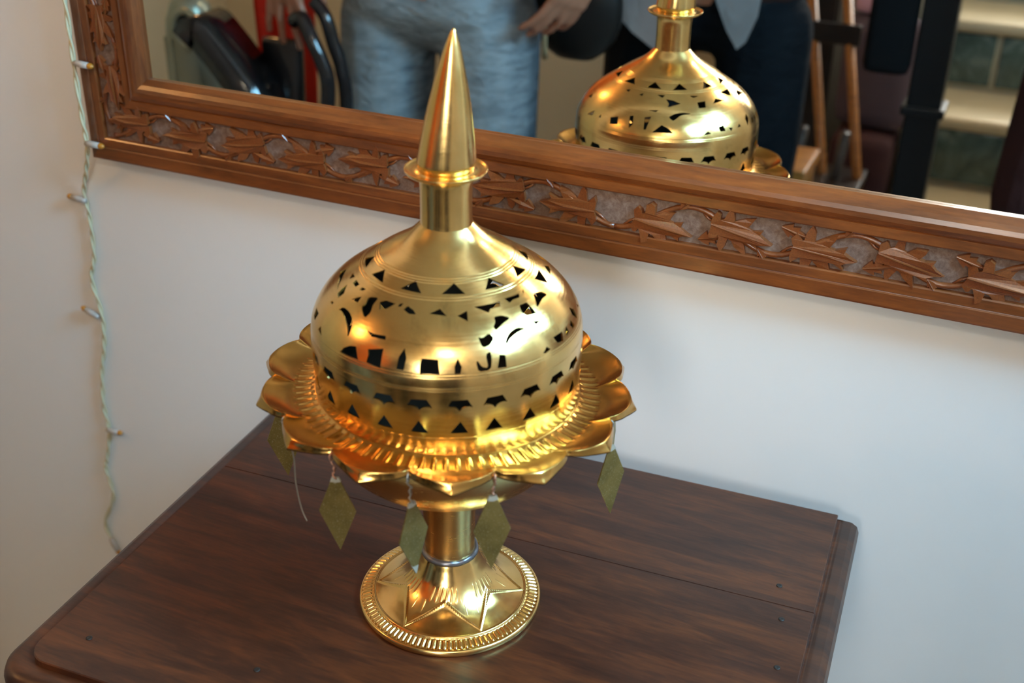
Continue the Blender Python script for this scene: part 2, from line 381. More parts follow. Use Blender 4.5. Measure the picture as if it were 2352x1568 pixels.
# carved leaves: a lobed blade folded along its midrib
UP = [(0.0, 0.02), (-0.02, 0.22), (0.03, 0.34), (0.09, 0.28), (0.13, 0.20), (0.16, 0.24), (0.18, 0.42), (0.235, 0.55), (0.295, 0.42), (0.325, 0.23), (0.36, 0.25), (0.46, 0.38), (0.65, 0.48), (0.62, 0.36), (0.565, 0.19), (0.65, 0.17), (0.81, 0.24), (0.78, 0.14), (0.85, 0.07), (1.0, 0.0)]
def leaf_geo(jit):
    rnd = random.Random(jit); V = []; F = []
    for sg in (1, -1):
        o = [(x + rnd.uniform(-.02, .02), sg*y*rnd.uniform(.88, 1.08)) for x, y in UP[:-1]] + [UP[-1]]
        rib = [(0.82, 0.0), (0.55, 0.0), (0.28, 0.0), (0.0, 0.0)]
        poly = o + rib; hs = [0.052 + 0.022*sin(7*x+jit) for x, y in o] + [0.070, 0.092, 0.096, 0.075]
        n0 = len(V); V += [(x, y, h) for (x, y), h in zip(poly, hs)]
        for t in tessellate_polygon([[Vector((x, y, 0)) for x, y in poly]]): F.append(tuple(n0 + i for i in t))
        n1 = len(V); V += [(x + 0.01, y*1.04, -0.02) for x, y in o]
        for k in range(len(o)-1): F.append((n0+k, n1+k, n1+k+1, n0+k+1))
    return V, F
BUD = [(0.0, 0.03), (0.2, 0.20), (0.34, 0.30), (0.36, 0.16), (0.60, 0.26), (0.58, 0.12), (1.0, 0.0)]
def bud_geo(jit):
    V = []; F = []
    for sg in (1, -1):
        poly = [(x, sg*y) for x, y in BUD] + [(0.5, 0.0), (0.0, 0.0)]; hs = [0.045]*len(BUD) + [0.075, 0.05]
        n0 = len(V); V += [(x, y, h) for (x, y), h in zip(poly, hs)]
        for t in tessellate_polygon([[Vector((x, y, 0)) for x, y in poly]]): F.append(tuple(n0 + i for i in t))
        n1 = len(V); V += [(x, y*1.05, -0.02) for x, y in poly[:len(BUD)]]
        for k in range(len(BUD)-1): F.append((n0+k, n1+k, n1+k+1, n0+k+1))
    return V, F
leaf_me = []
def mk(geo, nm):
    me = bpy.data.meshes.new(nm); me.from_pydata(geo[0], [], geo[1]); me.materials.append(LEAF_W)
    bm = bmesh.new(); bm.from_mesh(me); bmesh.ops.recalc_face_normals(bm, faces=bm.faces[:]); bm.to_mesh(me); bm.free(); return me
leaf_me = [mk(leaf_geo(i), 'carved_leaf') for i in range(4)]; bud_me = [mk(bud_geo(0), 'carved_bud')]
def place_leaf(me, nm, side, s, t, size, ang, wide=1.0):
    """s runs along the rail, t across it (world units of the lamp scale), in the frame's front plane"""
    o = bpy.data.objects.new(nm, me); COL.objects.link(o); o.parent = rails[side]
    x, z = (s, t) if side in ('bottom', 'top') else (t, s)
    c = W(x, YG - 0.085, z) - Vector(mir.location)
    ax = Vector((cos(ang), 0, sin(ang))); ay = Vector((-sin(ang), 0, cos(ang))); az = Vector((0, -1, 0))
    Mx = Matrix(((ax.x*size*S, ay.x*size*S*wide, 0, c.x), (0, 0, -S*1.05, c.y), (ax.z*size*S, ay.z*size*S*wide, 0, c.z), (0, 0, 0, 1)))
    o.matrix_local = Mx
    return o
PER = 1.89
def carve(side):
    hor = side in ('bottom', 'top')
    if hor:
        c0 = MXC; half = (MX1-MX0)/2 - 0.45; lo = 3.175 if side == 'bottom' else MZ1 - (3.67-MZ0); hi = 3.672 if side == 'bottom' else MZ1 - (3.175-MZ0); sc = 1.0
    else:
        c0 = (MZ0+MZ1)/2; half = (MZ1-MZ0)/2 - 0.55; wd_ = WS_
        if side == 'left': lo, hi = MX0 + .278*WS_, MX0 + .652*WS_
        else: lo, hi = MX1 - .652*WS_, MX1 - .278*WS_
        sc = 0.86
    mid = (lo+hi)/2; amp = (hi-lo)/2 - 0.045
    for sg in (1, -1):
        pts = []
        nst = int(half/PER*28/sc)
        for i in range(nst+1):
            u = half*i/nst; v = mid - amp*cos(2*pi*u/(PER*sc)); s = c0 + sg*u
            p = W(s, YG-0.095, v) if hor else W(v, YG-0.095, s)
            pts.append(p)
        add('vine_stem', tube(pts, [0.0030*sc]*len(pts), 6), LEAF_W, rails[side], True)
        k = 0; u = 0.24*sc
        while u < half - 0.30:
            under = (k % 2 == 0)                 # leaf under a crest, then leaf over a trough
            uc = u
            v = mid + (-0.045 if under else 0.055)*sc
            base_ang = (0.0 if hor else pi/2) if sg > 0 else (pi if hor else -pi/2)
            a = base_ang + random.uniform(-0.12, 0.10)*1.0 - (0.10 if hor else 0)*sg
            place_leaf(leaf_me[(k + (0 if sg > 0 else 2)) % 4], 'carved_leaf', side, c0 + sg*uc, v, 0.73*sc, a, 0.70)
            # little buds filling the corners
            fl_ = sg*(1 if hor else -1)
            for du, top, size, da in ((0.80, not under, 0.34, -0.25 if not under else 0.25), (0.56, under, 0.20, 0.9 if under else -0.9)):
                ub = uc + du*sc
                if 0.12 < ub < half - 0.15: place_leaf(bud_me[0], 'carved_bud', side, c0 + sg*ub, (hi - 0.085*sc if top else lo + 0.085*sc), size*sc, base_ang + da*fl_, 0.85)
            # short leaf stalk
            s0 = c0 + sg*(uc - 0.16*sc); s1 = c0 + sg*(uc + 0.05*sc); v0 = mid - amp*cos(2*pi*(uc-0.16*sc)/(PER*sc))
            P = [W(s0, YG-0.09, v0), W((s0+s1)/2, YG-0.10, (v0+2*v)/3), W(s1, YG-0.10, v)] if hor else [W(v0, YG-0.09, s0), W((v0+2*v)/3, YG-0.10, (s0+s1)/2), W(v, YG-0.10, s1)]
            add('leaf_stalk', tube(P, 0.0015*sc, 5), LEAF_W, rails[side], True)
            u += PER/2*sc; k += 1
for sd in ('bottom', 'left', 'right', 'top'): carve(sd)

# ------------------------------------------------------------------ the string of fairy lights
PVC = new_mat('cream_cable', (0.55, 0.49, 0.32), 0.4); SOCK = new_mat('clear_white_socket', (0.42, 0.38, 0.34), 0.3); AMB = new_mat('amber_bulb_tip', (0.45, 0.18, 0.02), 0.3)
sp = [(-7.42, 3.33, 7.8), (-7.45, 3.33, 6.3), (-7.43, 3.33, 5.09), (-7.445, 3.33, 4.32), (-7.45, 3.33, 3.51), (-7.47, 3.36, 3.0), (-7.70, 3.50, 2.55), (-7.92, 3.62, 2.14), (-7.91, 3.64, 1.72), (-7.96, 3.65, 1.06), (-8.08, 3.65, 0.66), (-7.99, 3.65, 0.07), (-8.04, 3.65, -0.49), (-8.18, 3.65, -1.01), (-8.27, 3.65, -1.7), (-8.24, 3.65, -2.2), (-8.39, 3.65, -2.77), (-8.46, 3.65, -3.02), (-8.40, 3.65, -3.59), (-8.69, 3.65, -4.25), (-8.55, 3.65, -4.68)]
sm = smooth_prof(sp, 14)
fl = thing('string_lights', W(*sp[-1]), 'cream twisted cord of small amber-tipped fairy lights hanging beside the mirror', 'string lights')
for ph_ in (0, pi):
    P = []
    for i, q in enumerate(sm):
        a = i*0.40 + ph_; P.append(W(q[0] + 0.019*cos(a), q[1] + 0.019*sin(a), q[2]))
    add('cord_strand', tube(P, 0.0017, 6), PVC, fl)
for (x, y, z, dx, dz) in ((-7.40, 3.31, 4.24, 1, -0.02), (-7.42, 3.31, 3.08, 1, 0.02), (-7.91, 3.60, 2.02, -1, 0.10), (-8.05, 3.62, 0.02, -0.85, 0.35), (-8.24, 3.62, -2.15, 1, 0.06), (-8.60, 3.62, -4.55, 0.45, -0.75), (-7.45, 3.31, 5.9, -1, 0.1)):
    d = Vector((dx, -0.05, dz)).normalized(); p0 = Vector((x, y, z)); q = lambda t: W(*(p0 + d*t))
    so = add('bulb_socket', tube([q(-0.02), q(0.05), q(0.10), q(0.24)], [0.0030, 0.0034, 0.0040, 0.0036], 10), SOCK, fl)
    add('bulb', tube([q(0.235), q(0.26), q(0.30), q(0.325)], [0.0034, 0.0036, 0.0028, 0.0008], 10), AMB, so)

# ------------------------------------------------------------------ the brass lamp
lamp = thing('brass_lamp', (0, 0, Z0), 'tall polished brass domed lamp with pierced dome, petal dish and pointed spire on the table', 'lamp')
def L(prof): return [(r*S, z*S) for r, z in prof]
C0 = (0, 0, Z0)
def bumpw(x, a, b, e):            # smooth window
    if x <= a or x >= b: return 0.0
    return min(1.0, (x-a)/e, (b-x)/e)
def star_r(th):
    k = ((th - radians(-40)) / (pi/3)) % 1.0
    ro, ri = 0.80, 0.50; a = k if k < 0.5 else 1-k
    p0 = Vector((ro, 0)); p1 = Vector((ri*cos(pi/6), ri*sin(pi/6))); d = Vector((cos(a*pi/3), sin(a*pi/3)))
    e = p1 - p0; den = d.x*e.y - d.y*e.x
    return (p0.x*e.y - p0.y*e.x)/den
STAR = [star_r(2*pi*k/1020) for k in range(1020)]
def foot_fun(r, z, th):
    rr, zz = r/S, z/S; dz = 0.0
    if zz > 0.03:
        dz += 0.015*max(0.0, cos(102*th))*bumpw(rr, 0.852, 0.968, 0.02) - 0.006*bumpw(rr, 0.845, 0.975, 0.01)
        if 0.42 < rr < 0.84:
            sr = STAR[int(round(th/(2*pi)*1020)) % 1020]; d = rr - sr
            dz += 0.016*exp(-(d/0.011)**2)
        if 0.40 < rr < 0.50:
            w = cos(54*th + 30*rr); g = cos(6*(th - radians(-40)))
            dz += 0.012*max(0.0, w - 0.35)*bumpw(rr, 0.40, 0.50, 0.02)*(1 if g < 0.55 else 0)
    return rr*S, (zz + dz)*S
fp = smooth_prof([(0.262, 0.70), (0.300, 0.63), (0.335, 0.55), (0.40, 0.425), (0.50, 0.305), (0.62, 0.215), (0.74, 0.158), (0.815, 0.130)], 8)
fp += [(0.822, 0.134), (0.832, 0.141), (0.842, 0.134), (0.850, 0.121)] + [(0.855 + 0.0115*i, 0.118 - 0.0032*i) for i in range(11)] + [(0.978, 0.083), (0.990, 0.076), (0.999, 0.064), (1.003, 0.048), (1.000, 0.022), (0.990, 0.004), (0.975, 0.0), (0.95, 0.004), (0.93, 0.06), (0.7, 0.14), (0.4, 0.38), (0.24, 0.66)]
add('foot', lathe(L(fp), 1020, C0, foot_fun), BRASS_FOOT, lamp)
add('stem', lathe(L(smooth_prof([(0.20, 0.60), (0.272, 0.655), (0.270, 0.77), (0.274, 1.0), (0.286, 1.26), (0.305, 1.45), (0.345, 1.60)], 6)), 96, C0), BRASS_STEM, lamp)
rs = random.Random(3); lump = [rs.uniform(-0.010, 0.012) for _ in range(24)]
def lumpy(r, z, th):
    f = th/(2*pi)*24; i = int(f) % 24; t = f - int(f); d = lump[i]*(1-t) + lump[(i+1) % 24]*t
    return r + d*S*0.8, z + d*S
add('solder_ring', lathe(L([(0.280 + 0.034*cos(a*pi/6), 0.655 + 0.038*sin(a*pi/6)) for a in range(12)] + [(0.314, 0.655)]), 72, C0, lumpy), SOLDER, lamp)
bp = [(1.30, 2.74)] + [(1.36*cos(a), 2.60 - 1.08*sin(a)) for a in [i*0.0435 for i in range(32)]]
bpi = [(max(r-0.03, 0.05), z+0.025) for r, z in reversed(bp)]
bg = lathe(L(bp + bpi), 144, C0)
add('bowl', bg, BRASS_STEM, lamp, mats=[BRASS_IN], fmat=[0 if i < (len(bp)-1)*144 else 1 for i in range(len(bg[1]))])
# the petal dish
NP, PH = 14, 3.1743
def petal(th):
    k = ((th - PH)/(2*pi/NP)) % 1.0; return 1 - abs(2*k-1), k
def dish_pt(j, th, low):
    a, k = petal(th)
    rr_ = 1.680 + 0.150*max(sin(pi*k), 0.0)**0.62
    ro = max(1.715 + 0.185*a**0.88, rr_ + 0.016)
    zo = 2.758 - 0.058*a
    if j <= 40:
        t = j/40; r = 1.27 + (rr_ - 1.27)*t; z = 2.742 - 0.055*sin(pi*min(1, t*1.02)) + 0.050*t**2
        z += 0.010*max(0.0, cos(84*th))*bumpw(r, 1.335, 1.535, 0.035) - 0.005*bumpw(r, 1.33, 1.54, 0.03)
    else:
        t = (j-40)/10; r = rr_ + (ro - rr_)*t
        z = (2.792 + 0.018*sin(pi*min(1.0, t*1.6)) if t < .62 else 2.792) * (1-t) + zo*t
    if low: z -= 0.024 if j < 50 else 0.016
    x, y = r*cos(th), r*sin(th)
    return W(x, y, z - x*0.0327 - y*0.0172)
nd = 1008; V = []; F = []
rows = [(j, False) for j in range(51)] + [(j, True) for j in (50, 46, 43, 40, 36, 30, 24, 16, 8, 0)]
for j, lw in rows:
    for k in range(nd): V.append(dish_pt(j, 2*pi*k/nd, lw))
for i in range(len(rows)-1):
    for k in range(nd): F.append((i*nd+k, (i+1)*nd+k, (i+1)*nd+(k+1) % nd, i*nd+(k+1) % nd))
for k in range(nd): F.append(((len(rows)-1)*nd+k, k, (k+1) % nd, (len(rows)-1)*nd+(k+1) % nd))
add('petal_dish', (V, F), BRASS_DISH, lamp)
add('neck', lathe(L(smooth_prof([(0.252, 4.440), (0.246, 4.48), (0.243, 4.62), (0.245, 4.80), (0.252, 4.89), (0.272, 4.945)], 6)), 96, C0), BRASS_SPIRE, lamp)
add('collar', lathe(L(smooth_prof([(0.20, 4.93), (0.272, 4.940), (0.33, 4.948), (0.372, 4.968), (0.386, 4.992), (0.381, 5.000), (0.35, 4.985), (0.30, 4.980), (0.262, 4.996), (0.20, 5.0)], 5)), 128, C0), BRASS_SPIRE, lamp)
sv, sf = lathe(L(smooth_prof([(0.235, 4.985), (0.255, 5.005), (0.272, 5.05), (0.272, 5.10), (0.240, 5.34), (0.190, 5.62), (0.128, 5.90), (0.070, 6.12), (0.028, 6.24), (0.012, 6.272), (0.0005, 6.280)], 6)), 96, C0)
for v in sv: v.x += 0.086*S*max(0.0, (v.z - Z0)/S - 5.0)/1.28
add('spire', (sv, sf), BRASS_SPIRE, lamp)

# the pierced dome: sheet laid out in (angle, arc length), holes cut, wrapped round the axis
ZK = [2.70, 2.764, 3.0, 3.3, 3.55, 3.75, 3.9, 4.068, 4.174, 4.35, 4.47]; RK = [1.316, 1.315, 1.318, 1.325, 1.298, 1.19, 1.045, 0.80, 0.645, 0.365, 0.245]
def pch(zq):
    i = 0
    while i < len(ZK)-2 and zq > ZK[i+1]: i += 1
    def slope(k):
        if k == 0 or k == len(ZK)-1:
            a = 0 if k == 0 else k-1; return (RK[a+1]-RK[a])/(ZK[a+1]-ZK[a])
        h0, h1 = ZK[k]-ZK[k-1], ZK[k+1]-ZK[k]; d0, d1 = (RK[k]-RK[k-1])/h0, (RK[k+1]-RK[k])/h1
        return (d0*h1 + d1*h0)/(h0+h1)
    h = ZK[i+1]-ZK[i]; t = (zq-ZK[i])/h
    return (2*t**3-3*t*t+1)*RK[i] + (t**3-2*t*t+t)*h*slope(i) + (-2*t**3+3*t*t)*RK[i+1] + (t**3-t*t)*h*slope(i+1)
NZ = 700; zz = [4.47 + (2.70-4.47)*i/NZ for i in range(NZ+1)]; rz_ = [pch(z) for z in zz]; ss = [0.0]
for i in range(NZ): ss.append(ss[-1] + math.hypot(rz_[i+1]-rz_[i], zz[i+1]-zz[i]))
SMAX = ss[-1]
import bisect
def at_s(s):
    i = min(max(bisect.bisect_right(ss, s)-1, 0), NZ-1); t = (s-ss[i])/(ss[i+1]-ss[i])
    return rz_[i]+(rz_[i+1]-rz_[i])*t, zz[i]+(zz[i+1]-zz[i])*t
MOTIF = (
    ((-67.2, 0.804), (-72.9, 0.858), (-63.5, 0.877)),
    ((-52.1, 0.833), (-57.8, 0.880), (-52.8, 0.940)),
    ((-31.2, 0.803), (-47.7, 0.801), (-40.6, 0.885), (-38.8, 0.850), (-32.6, 0.851)),
    ((-15.9, 0.797), (-27.4, 0.788), (-25.8, 0.846), (-22.8, 0.827), (-17.5, 0.832)),
    ((-10.0, 0.783), (-12.4, 0.792), (-12.8, 0.819)),
    ((-7.0, 0.866), (0.0, 0.900), (1.9, 0.965), (-4.8, 0.958), (-12.4, 1.001), (-9.3, 0.926)),
    ((-21.3, 0.902), (-15.8, 0.905), (-14.8, 1.036), (-20.9, 1.021), (-22.7, 0.971)),
    ((-20.0, 1.086), (-14.4, 1.115), (-18.9, 1.128)),
    ((-38.8, 0.934), (-34.4, 0.938), (-30.3, 0.985), (-35.6, 1.016), (-40.2, 1.067), (-41.0, 1.028), (-39.1, 0.987)),
    ((-25.2, 1.122), (-29.5, 1.086), (-34.2, 1.111), (-37.5, 1.174), (-37.5, 1.220), (-34.5, 1.162), (-29.7, 1.128)),
    ((-49.4, 1.094), (-47.6, 1.115), (-43.8, 1.075), (-42.1, 1.133), (-44.9, 1.189), (-48.4, 1.198)),
    ((-45.2, 1.239), (-45.0, 1.302), (-46.0, 1.404), (-51.1, 1.407), (-51.7, 1.331), (-51.2, 1.302), (-49.5, 1.368), (-47.0, 1.382), (-47.4, 1.263)),
    ((-41.5, 1.284), (-39.0, 1.299), (-39.3, 1.407), (-43.3, 1.399)),
    ((-59.1, 1.270), (-57.6, 1.351), (-58.2, 1.408), (-60.5, 1.410), (-60.5, 1.342)),
    ((-73.8, 1.278), (-67.0, 1.283), (-66.3, 1.414), (-74.2, 1.414), (-74.3, 1.338)),
    ((-81.5, 1.207), (-80.1, 1.290), (-80.7, 1.403), (-83.7, 1.401), (-83.4, 1.288)),
    ((-97.9, 1.288), (-90.8, 1.246), (-90.5, 1.421), (-97.3, 1.406), (-97.0, 1.340)),
    ((-104.1, 1.302), (-101.4, 1.409), (-111.8, 1.414), (-110.3, 1.362), (-107.6, 1.323)),
    ((-101.7, 1.132), (-97.7, 1.142), (-91.5, 1.130), (-91.0, 1.167), (-98.2, 1.172)),
    ((-125.4, 1.101), (-123.1, 1.050), (-117.4, 1.052), (-112.6, 1.096), (-110.2, 1.177), (-110.1, 1.272), (-112.9, 1.185), (-118.3, 1.113), (-122.5, 1.089)),
    ((-113.1, 0.841), (-106.3, 0.807), (-106.7, 0.891), (-104.9, 0.966), (-106.2, 1.041), (-112.6, 0.958), (-111.5, 0.917)),
    ((-103.8, 0.841), (-100.7, 0.808), (-93.9, 0.811), (-97.6, 0.886), (-101.2, 0.913)),
    ((-91.6, 0.835), (-91.6, 0.805), (-89.3, 0.789), (-90.0, 0.829)),
    ((-87.7, 0.851), (-86.1, 0.808), (-82.1, 0.841), (-80.1, 0.879), (-83.7, 0.884)),
    ((-122.5, 0.949), (-117.7, 0.872), (-116.7, 0.941)),
    ((-136.4, 0.890), (-131.4, 0.963), (-132.4, 1.038), (-136.0, 1.013), (-137.0, 0.938)),
    ((-133.7, 0.839), (-134.4, 0.794), (-127.6, 0.800), (-128.3, 0.841)),
    ((-123.6, 0.840), (-123.5, 0.798), (-119.6, 0.797), (-120.8, 0.825)),
    ((-140.5, 0.850), (-145.0, 0.800), (-138.4, 0.793)),
    ((-155.8, 0.876), (-146.7, 0.927), (-139.1, 1.001), (-151.1, 0.961), (-158.0, 0.959)),
    ((-135.7, 1.117), (-134.8, 1.095), (-132.6, 1.092), (-132.8, 1.115)),
    ((-144.5, 1.373), (-145.8, 1.301), (-139.1, 1.294), (-140.2, 1.381)),
    ((-132.6, 1.388), (-131.0, 1.341), (-127.6, 1.406)),
    ((-12.9, 1.306), (-5.9, 1.312), (-7.3, 1.393), (-11.3, 1.380)),
    ((-1.3, 1.302), (-1.0, 1.363), (-3.7, 1.379), (-3.8, 1.335)),
    ((-21.1, 1.394), (-18.3, 1.353), (-16.5, 1.391), (-19.6, 1.405)),
    ((4.3, 1.294), (6.1, 1.366), (3.3, 1.380), (2.1, 1.330)),
    ((9.6, 1.210), (13.1, 1.274), (12.4, 1.376), (8.5, 1.285)),
    ((5.5, 0.776), (20.5, 0.776), (11.7, 0.909)),
    ((71.2, 1.139), (72.6, 1.112), (69.1, 1.061), (63.5, 1.035), (56.0, 1.058), (64.5, 1.078), (69.4, 1.166)),
    ((75.7, 0.822), (70.1, 0.838), (63.8, 0.892), (74.0, 0.964), (73.2, 0.898)),
    ((49.5, 0.880), (42.1, 0.871), (44.1, 0.977), (50.1, 0.977)),
    ((30.8, 0.856), (22.5, 0.913), (36.3, 0.931)),
    ((82.3, 1.339), (76.8, 1.230), (72.1, 1.277), (69.2, 1.336), (75.1, 1.334)),
    ((113.1, 1.249), (107.5, 1.209), (105.8, 1.315), (111.6, 1.336)),
    ((99.3, 1.163), (96.8, 1.143), (95.6, 1.272), (97.5, 1.333)),
    ((88.8, 1.145), (84.5, 1.124), (86.5, 1.314), (87.8, 1.318)),
    ((50.5, 1.370), (47.2, 1.323), (44.7, 1.355)),
    ((39.3, 1.280), (35.0, 1.266), (34.1, 1.350), (38.1, 1.346)),
    ((87.9, 1.033), (80.4, 1.016), (82.0, 1.049)),
    ((84.4, 0.756), (77.2, 0.755), (79.2, 0.804)),
    ((54.5, 0.760), (45.8, 0.771), (51.5, 0.797)),
    ((116.7, 0.775), (112.2, 0.752), (112.0, 0.803)),
    ((135.9, 1.344), (129.7, 1.241), (129.5, 1.320)),
    ((31.4, 1.315), (28.0, 1.328), (29.7, 1.370)),
    ((23.6, 1.347), (21.1, 1.303), (20.2, 1.345)),
    ((100.7, 0.804), (97.4, 0.763), (97.2, 0.816)),
    ((122.9, 1.297), (121.7, 1.250), (120.7, 1.322)),
    ((151.5, 1.153), (147.3, 1.081), (144.8, 1.137)),
)
rj = random.Random(11)
holes = []
for k in range(12):                       # triangles under the shoulder line
    c = -58.8 + 30*k + rj.uniform(-1, 1)
    holes.append([(c-8.0+rj.uniform(-.8, .8), 0.652), (c+rj.uniform(-1.2, 1.2), 0.54), (c+8.0+rj.uniform(-.8, .8), 0.660)])
for k in range(24):                       # notched trapezia and small triangles round the skirt
    c = -59.2 + 15*k + rj.uniform(-.5, .5)
    holes.append([(c-3.1, 1.668), (c+3.1, 1.664), (c+5.2, 1.748), (c+3.8, 1.735), (c+2.2, 1.738), (c+.9, 1.752), (c, 1.782), (c-.9, 1.752), (c-2.2, 1.738), (c-3.8, 1.735), (c-5.0, 1.745)])
    holes.append([(c-3.7, 2.012), (c+rj.uniform(-.4, .4), 1.888), (c+3.5, 2.016)])
for hpoly in MOTIF:
    q = list(hpoly)
    if len(q) >= 6:                        # round the freehand shapes a little
        o = []
        for i in range(len(q)):
            a, b = q[i], q[(i+1) % len(q)]
            o += [(a[0]*.8+b[0]*.2, a[1]*.8+b[1]*.2), (a[0]*.2+b[0]*.8, a[1]*.2+b[1]*.8)]
        q = o
    holes.append(q)
SEAM = 172.0
KX = radians(1.0)                         # degrees -> units of length at r = 1
def wrap(a):
    while a < SEAM-360: a += 360
    while a > SEAM: a -= 360
    return a
H2 = []
for q in holes:
    c = sum(a for a, s in q)/len(q); sh = wrap(c) - c; q = [(a+sh, s) for a, s in q]
    o = []
    for i in range(len(q)):
        a, b = q[i], q[(i+1) % len(q)]; d = math.hypot((b[0]-a[0])*KX, b[1]-a[1]); n = max(1, int(d/0.03))
        for t in range(n): o.append((a[0]+(b[0]-a[0])*t/n, a[1]+(b[1]-a[1])*t/n))
    if sum(o[i][0]*o[(i+1) % len(o)][1]-o[(i+1) % len(o)][0]*o[i][1] for i in range(len(o))) < 0: o.reverse()
    H2.append([(a*KX, s) for a, s in o])
def inside(p, poly):
    x, y = p; c = False; n = len(poly)
    for i in range(n):
        x0, y0 = poly[i]; x1, y1 = poly[(i+1) % n]
        if (y0 > y) != (y1 > y) and x < (x1-x0)*(y-y0)/(y1-y0)+x0: c = not c
    return c
BB = [(min(x for x, y in q), max(x for x, y in q), min(y for x, y in q), max(y for x, y in q)) for q in H2]
def dseg(p, a, b):
    dx, dy = b[0]-a[0], b[1]-a[1]; t = max(0, min(1, ((p[0]-a[0])*dx+(p[1]-a[1])*dy)/(dx*dx+dy*dy+1e-12)))
    return math.hypot(p[0]-a[0]-dx*t, p[1]-a[1]-dy*t)
def near(p, m):
    for q, b in zip(H2, BB):
        if b[0]-m < p[0] < b[1]+m and b[2]-m < p[1] < b[3]+m:
            if inside(p, q): return True
            for i in range(len(q)):
                if dseg(p, q[i], q[(i+1) % len(q)]) < m: return True
    return False
def in_hole(p):
    for q, b in zip(H2, BB):
        if b[0] < p[0] < b[1] and b[2] < p[1] < b[3] and inside(p, q): return True
    return False
X0, X1 = (SEAM-360)*KX, SEAM*KX
NXG, NYG = 150, 54
P2 = []; E2 = []
for j in range(NYG+1):
    for i in range(NXG+1):
        p = (X0+(X1-X0)*i/NXG, SMAX*j/NYG)
        if i in (0, NXG) or j in (0, NYG) or not near(p, 0.012): P2.append(Vector(p))
for q in H2:
    n0 = len(P2); P2 += [Vector(p) for p in q]
    for i in range(len(q)): E2.append((n0+i, n0+(i+1) % len(q)))
vo, eo, fo, *_ = delaunay_2d_cdt(P2, E2, [], 0, 1e-7)
fk = []
for f in fo:
    c = (sum(vo[i].x for i in f)/3, sum(vo[i].y for i in f)/3)
    if not in_hole(c): fk.append(tuple(f))
TH = 0.017
def wrapped(p, off):
    s = min(max(p.y, 0), SMAX); r, z = at_s(s); r1, z1 = at_s(min(s+0.01, SMAX)); r0, z0 = at_s(max(s-0.01, 0))
    l = math.hypot(r1-r0, z1-z0); nr, nz = -(z1-z0)/l, (r1-r0)/l
    a = p.x/KX*pi/180
    return W((r-nr*off)*cos(a), (r-nr*off)*sin(a), z-nz*off), Vector((nr*cos(a), nr*sin(a), nz))
nv = len(vo); V = []; N = []
for off, sg in ((0.0, 1), (TH, -1)):
    for p in vo:
        q, nrm = wrapped(p, off); V.append(q); N.append(nrm*sg)
# orientation
F = []; FM = []
for f in fk:
    a, b, c = (V[i] for i in f)
    t = f if (b-a).cross(c-a).dot(N[f[0]]) > 0 else f[::-1]
    F.append(t); FM.append(0); F.append(tuple(i+nv for i in t[::-1])); FM.append(1)
# cut edges of the sheet
cnt = {}
for f in fk:
    for i in range(3):
        e = (f[i], f[(i+1) % 3]); cnt.setdefault((min(e), max(e)), []).append(e)
for (a, b), l in cnt.items():
    if len(l) == 1:
        if abs(vo[a].x-vo[b].x) < 1e-6 and (abs(vo[a].x-X0) < 1e-6 or abs(vo[a].x-X1) < 1e-6): continue
        n0 = len(V); V += [V[a], V[b], V[b+nv], V[a+nv]]
        c = ((V[n0+1]-V[n0]).cross(V[n0+3]-V[n0])).normalized(); N += [c]*4; F.append((n0, n0+1, n0+2, n0+3)); FM.append(0)
add('pierced_dome', (V, F), BRASS_DOME, lamp, True, normals=[tuple(n) for n in N], mats=[BRASS_IN], fmat=FM)

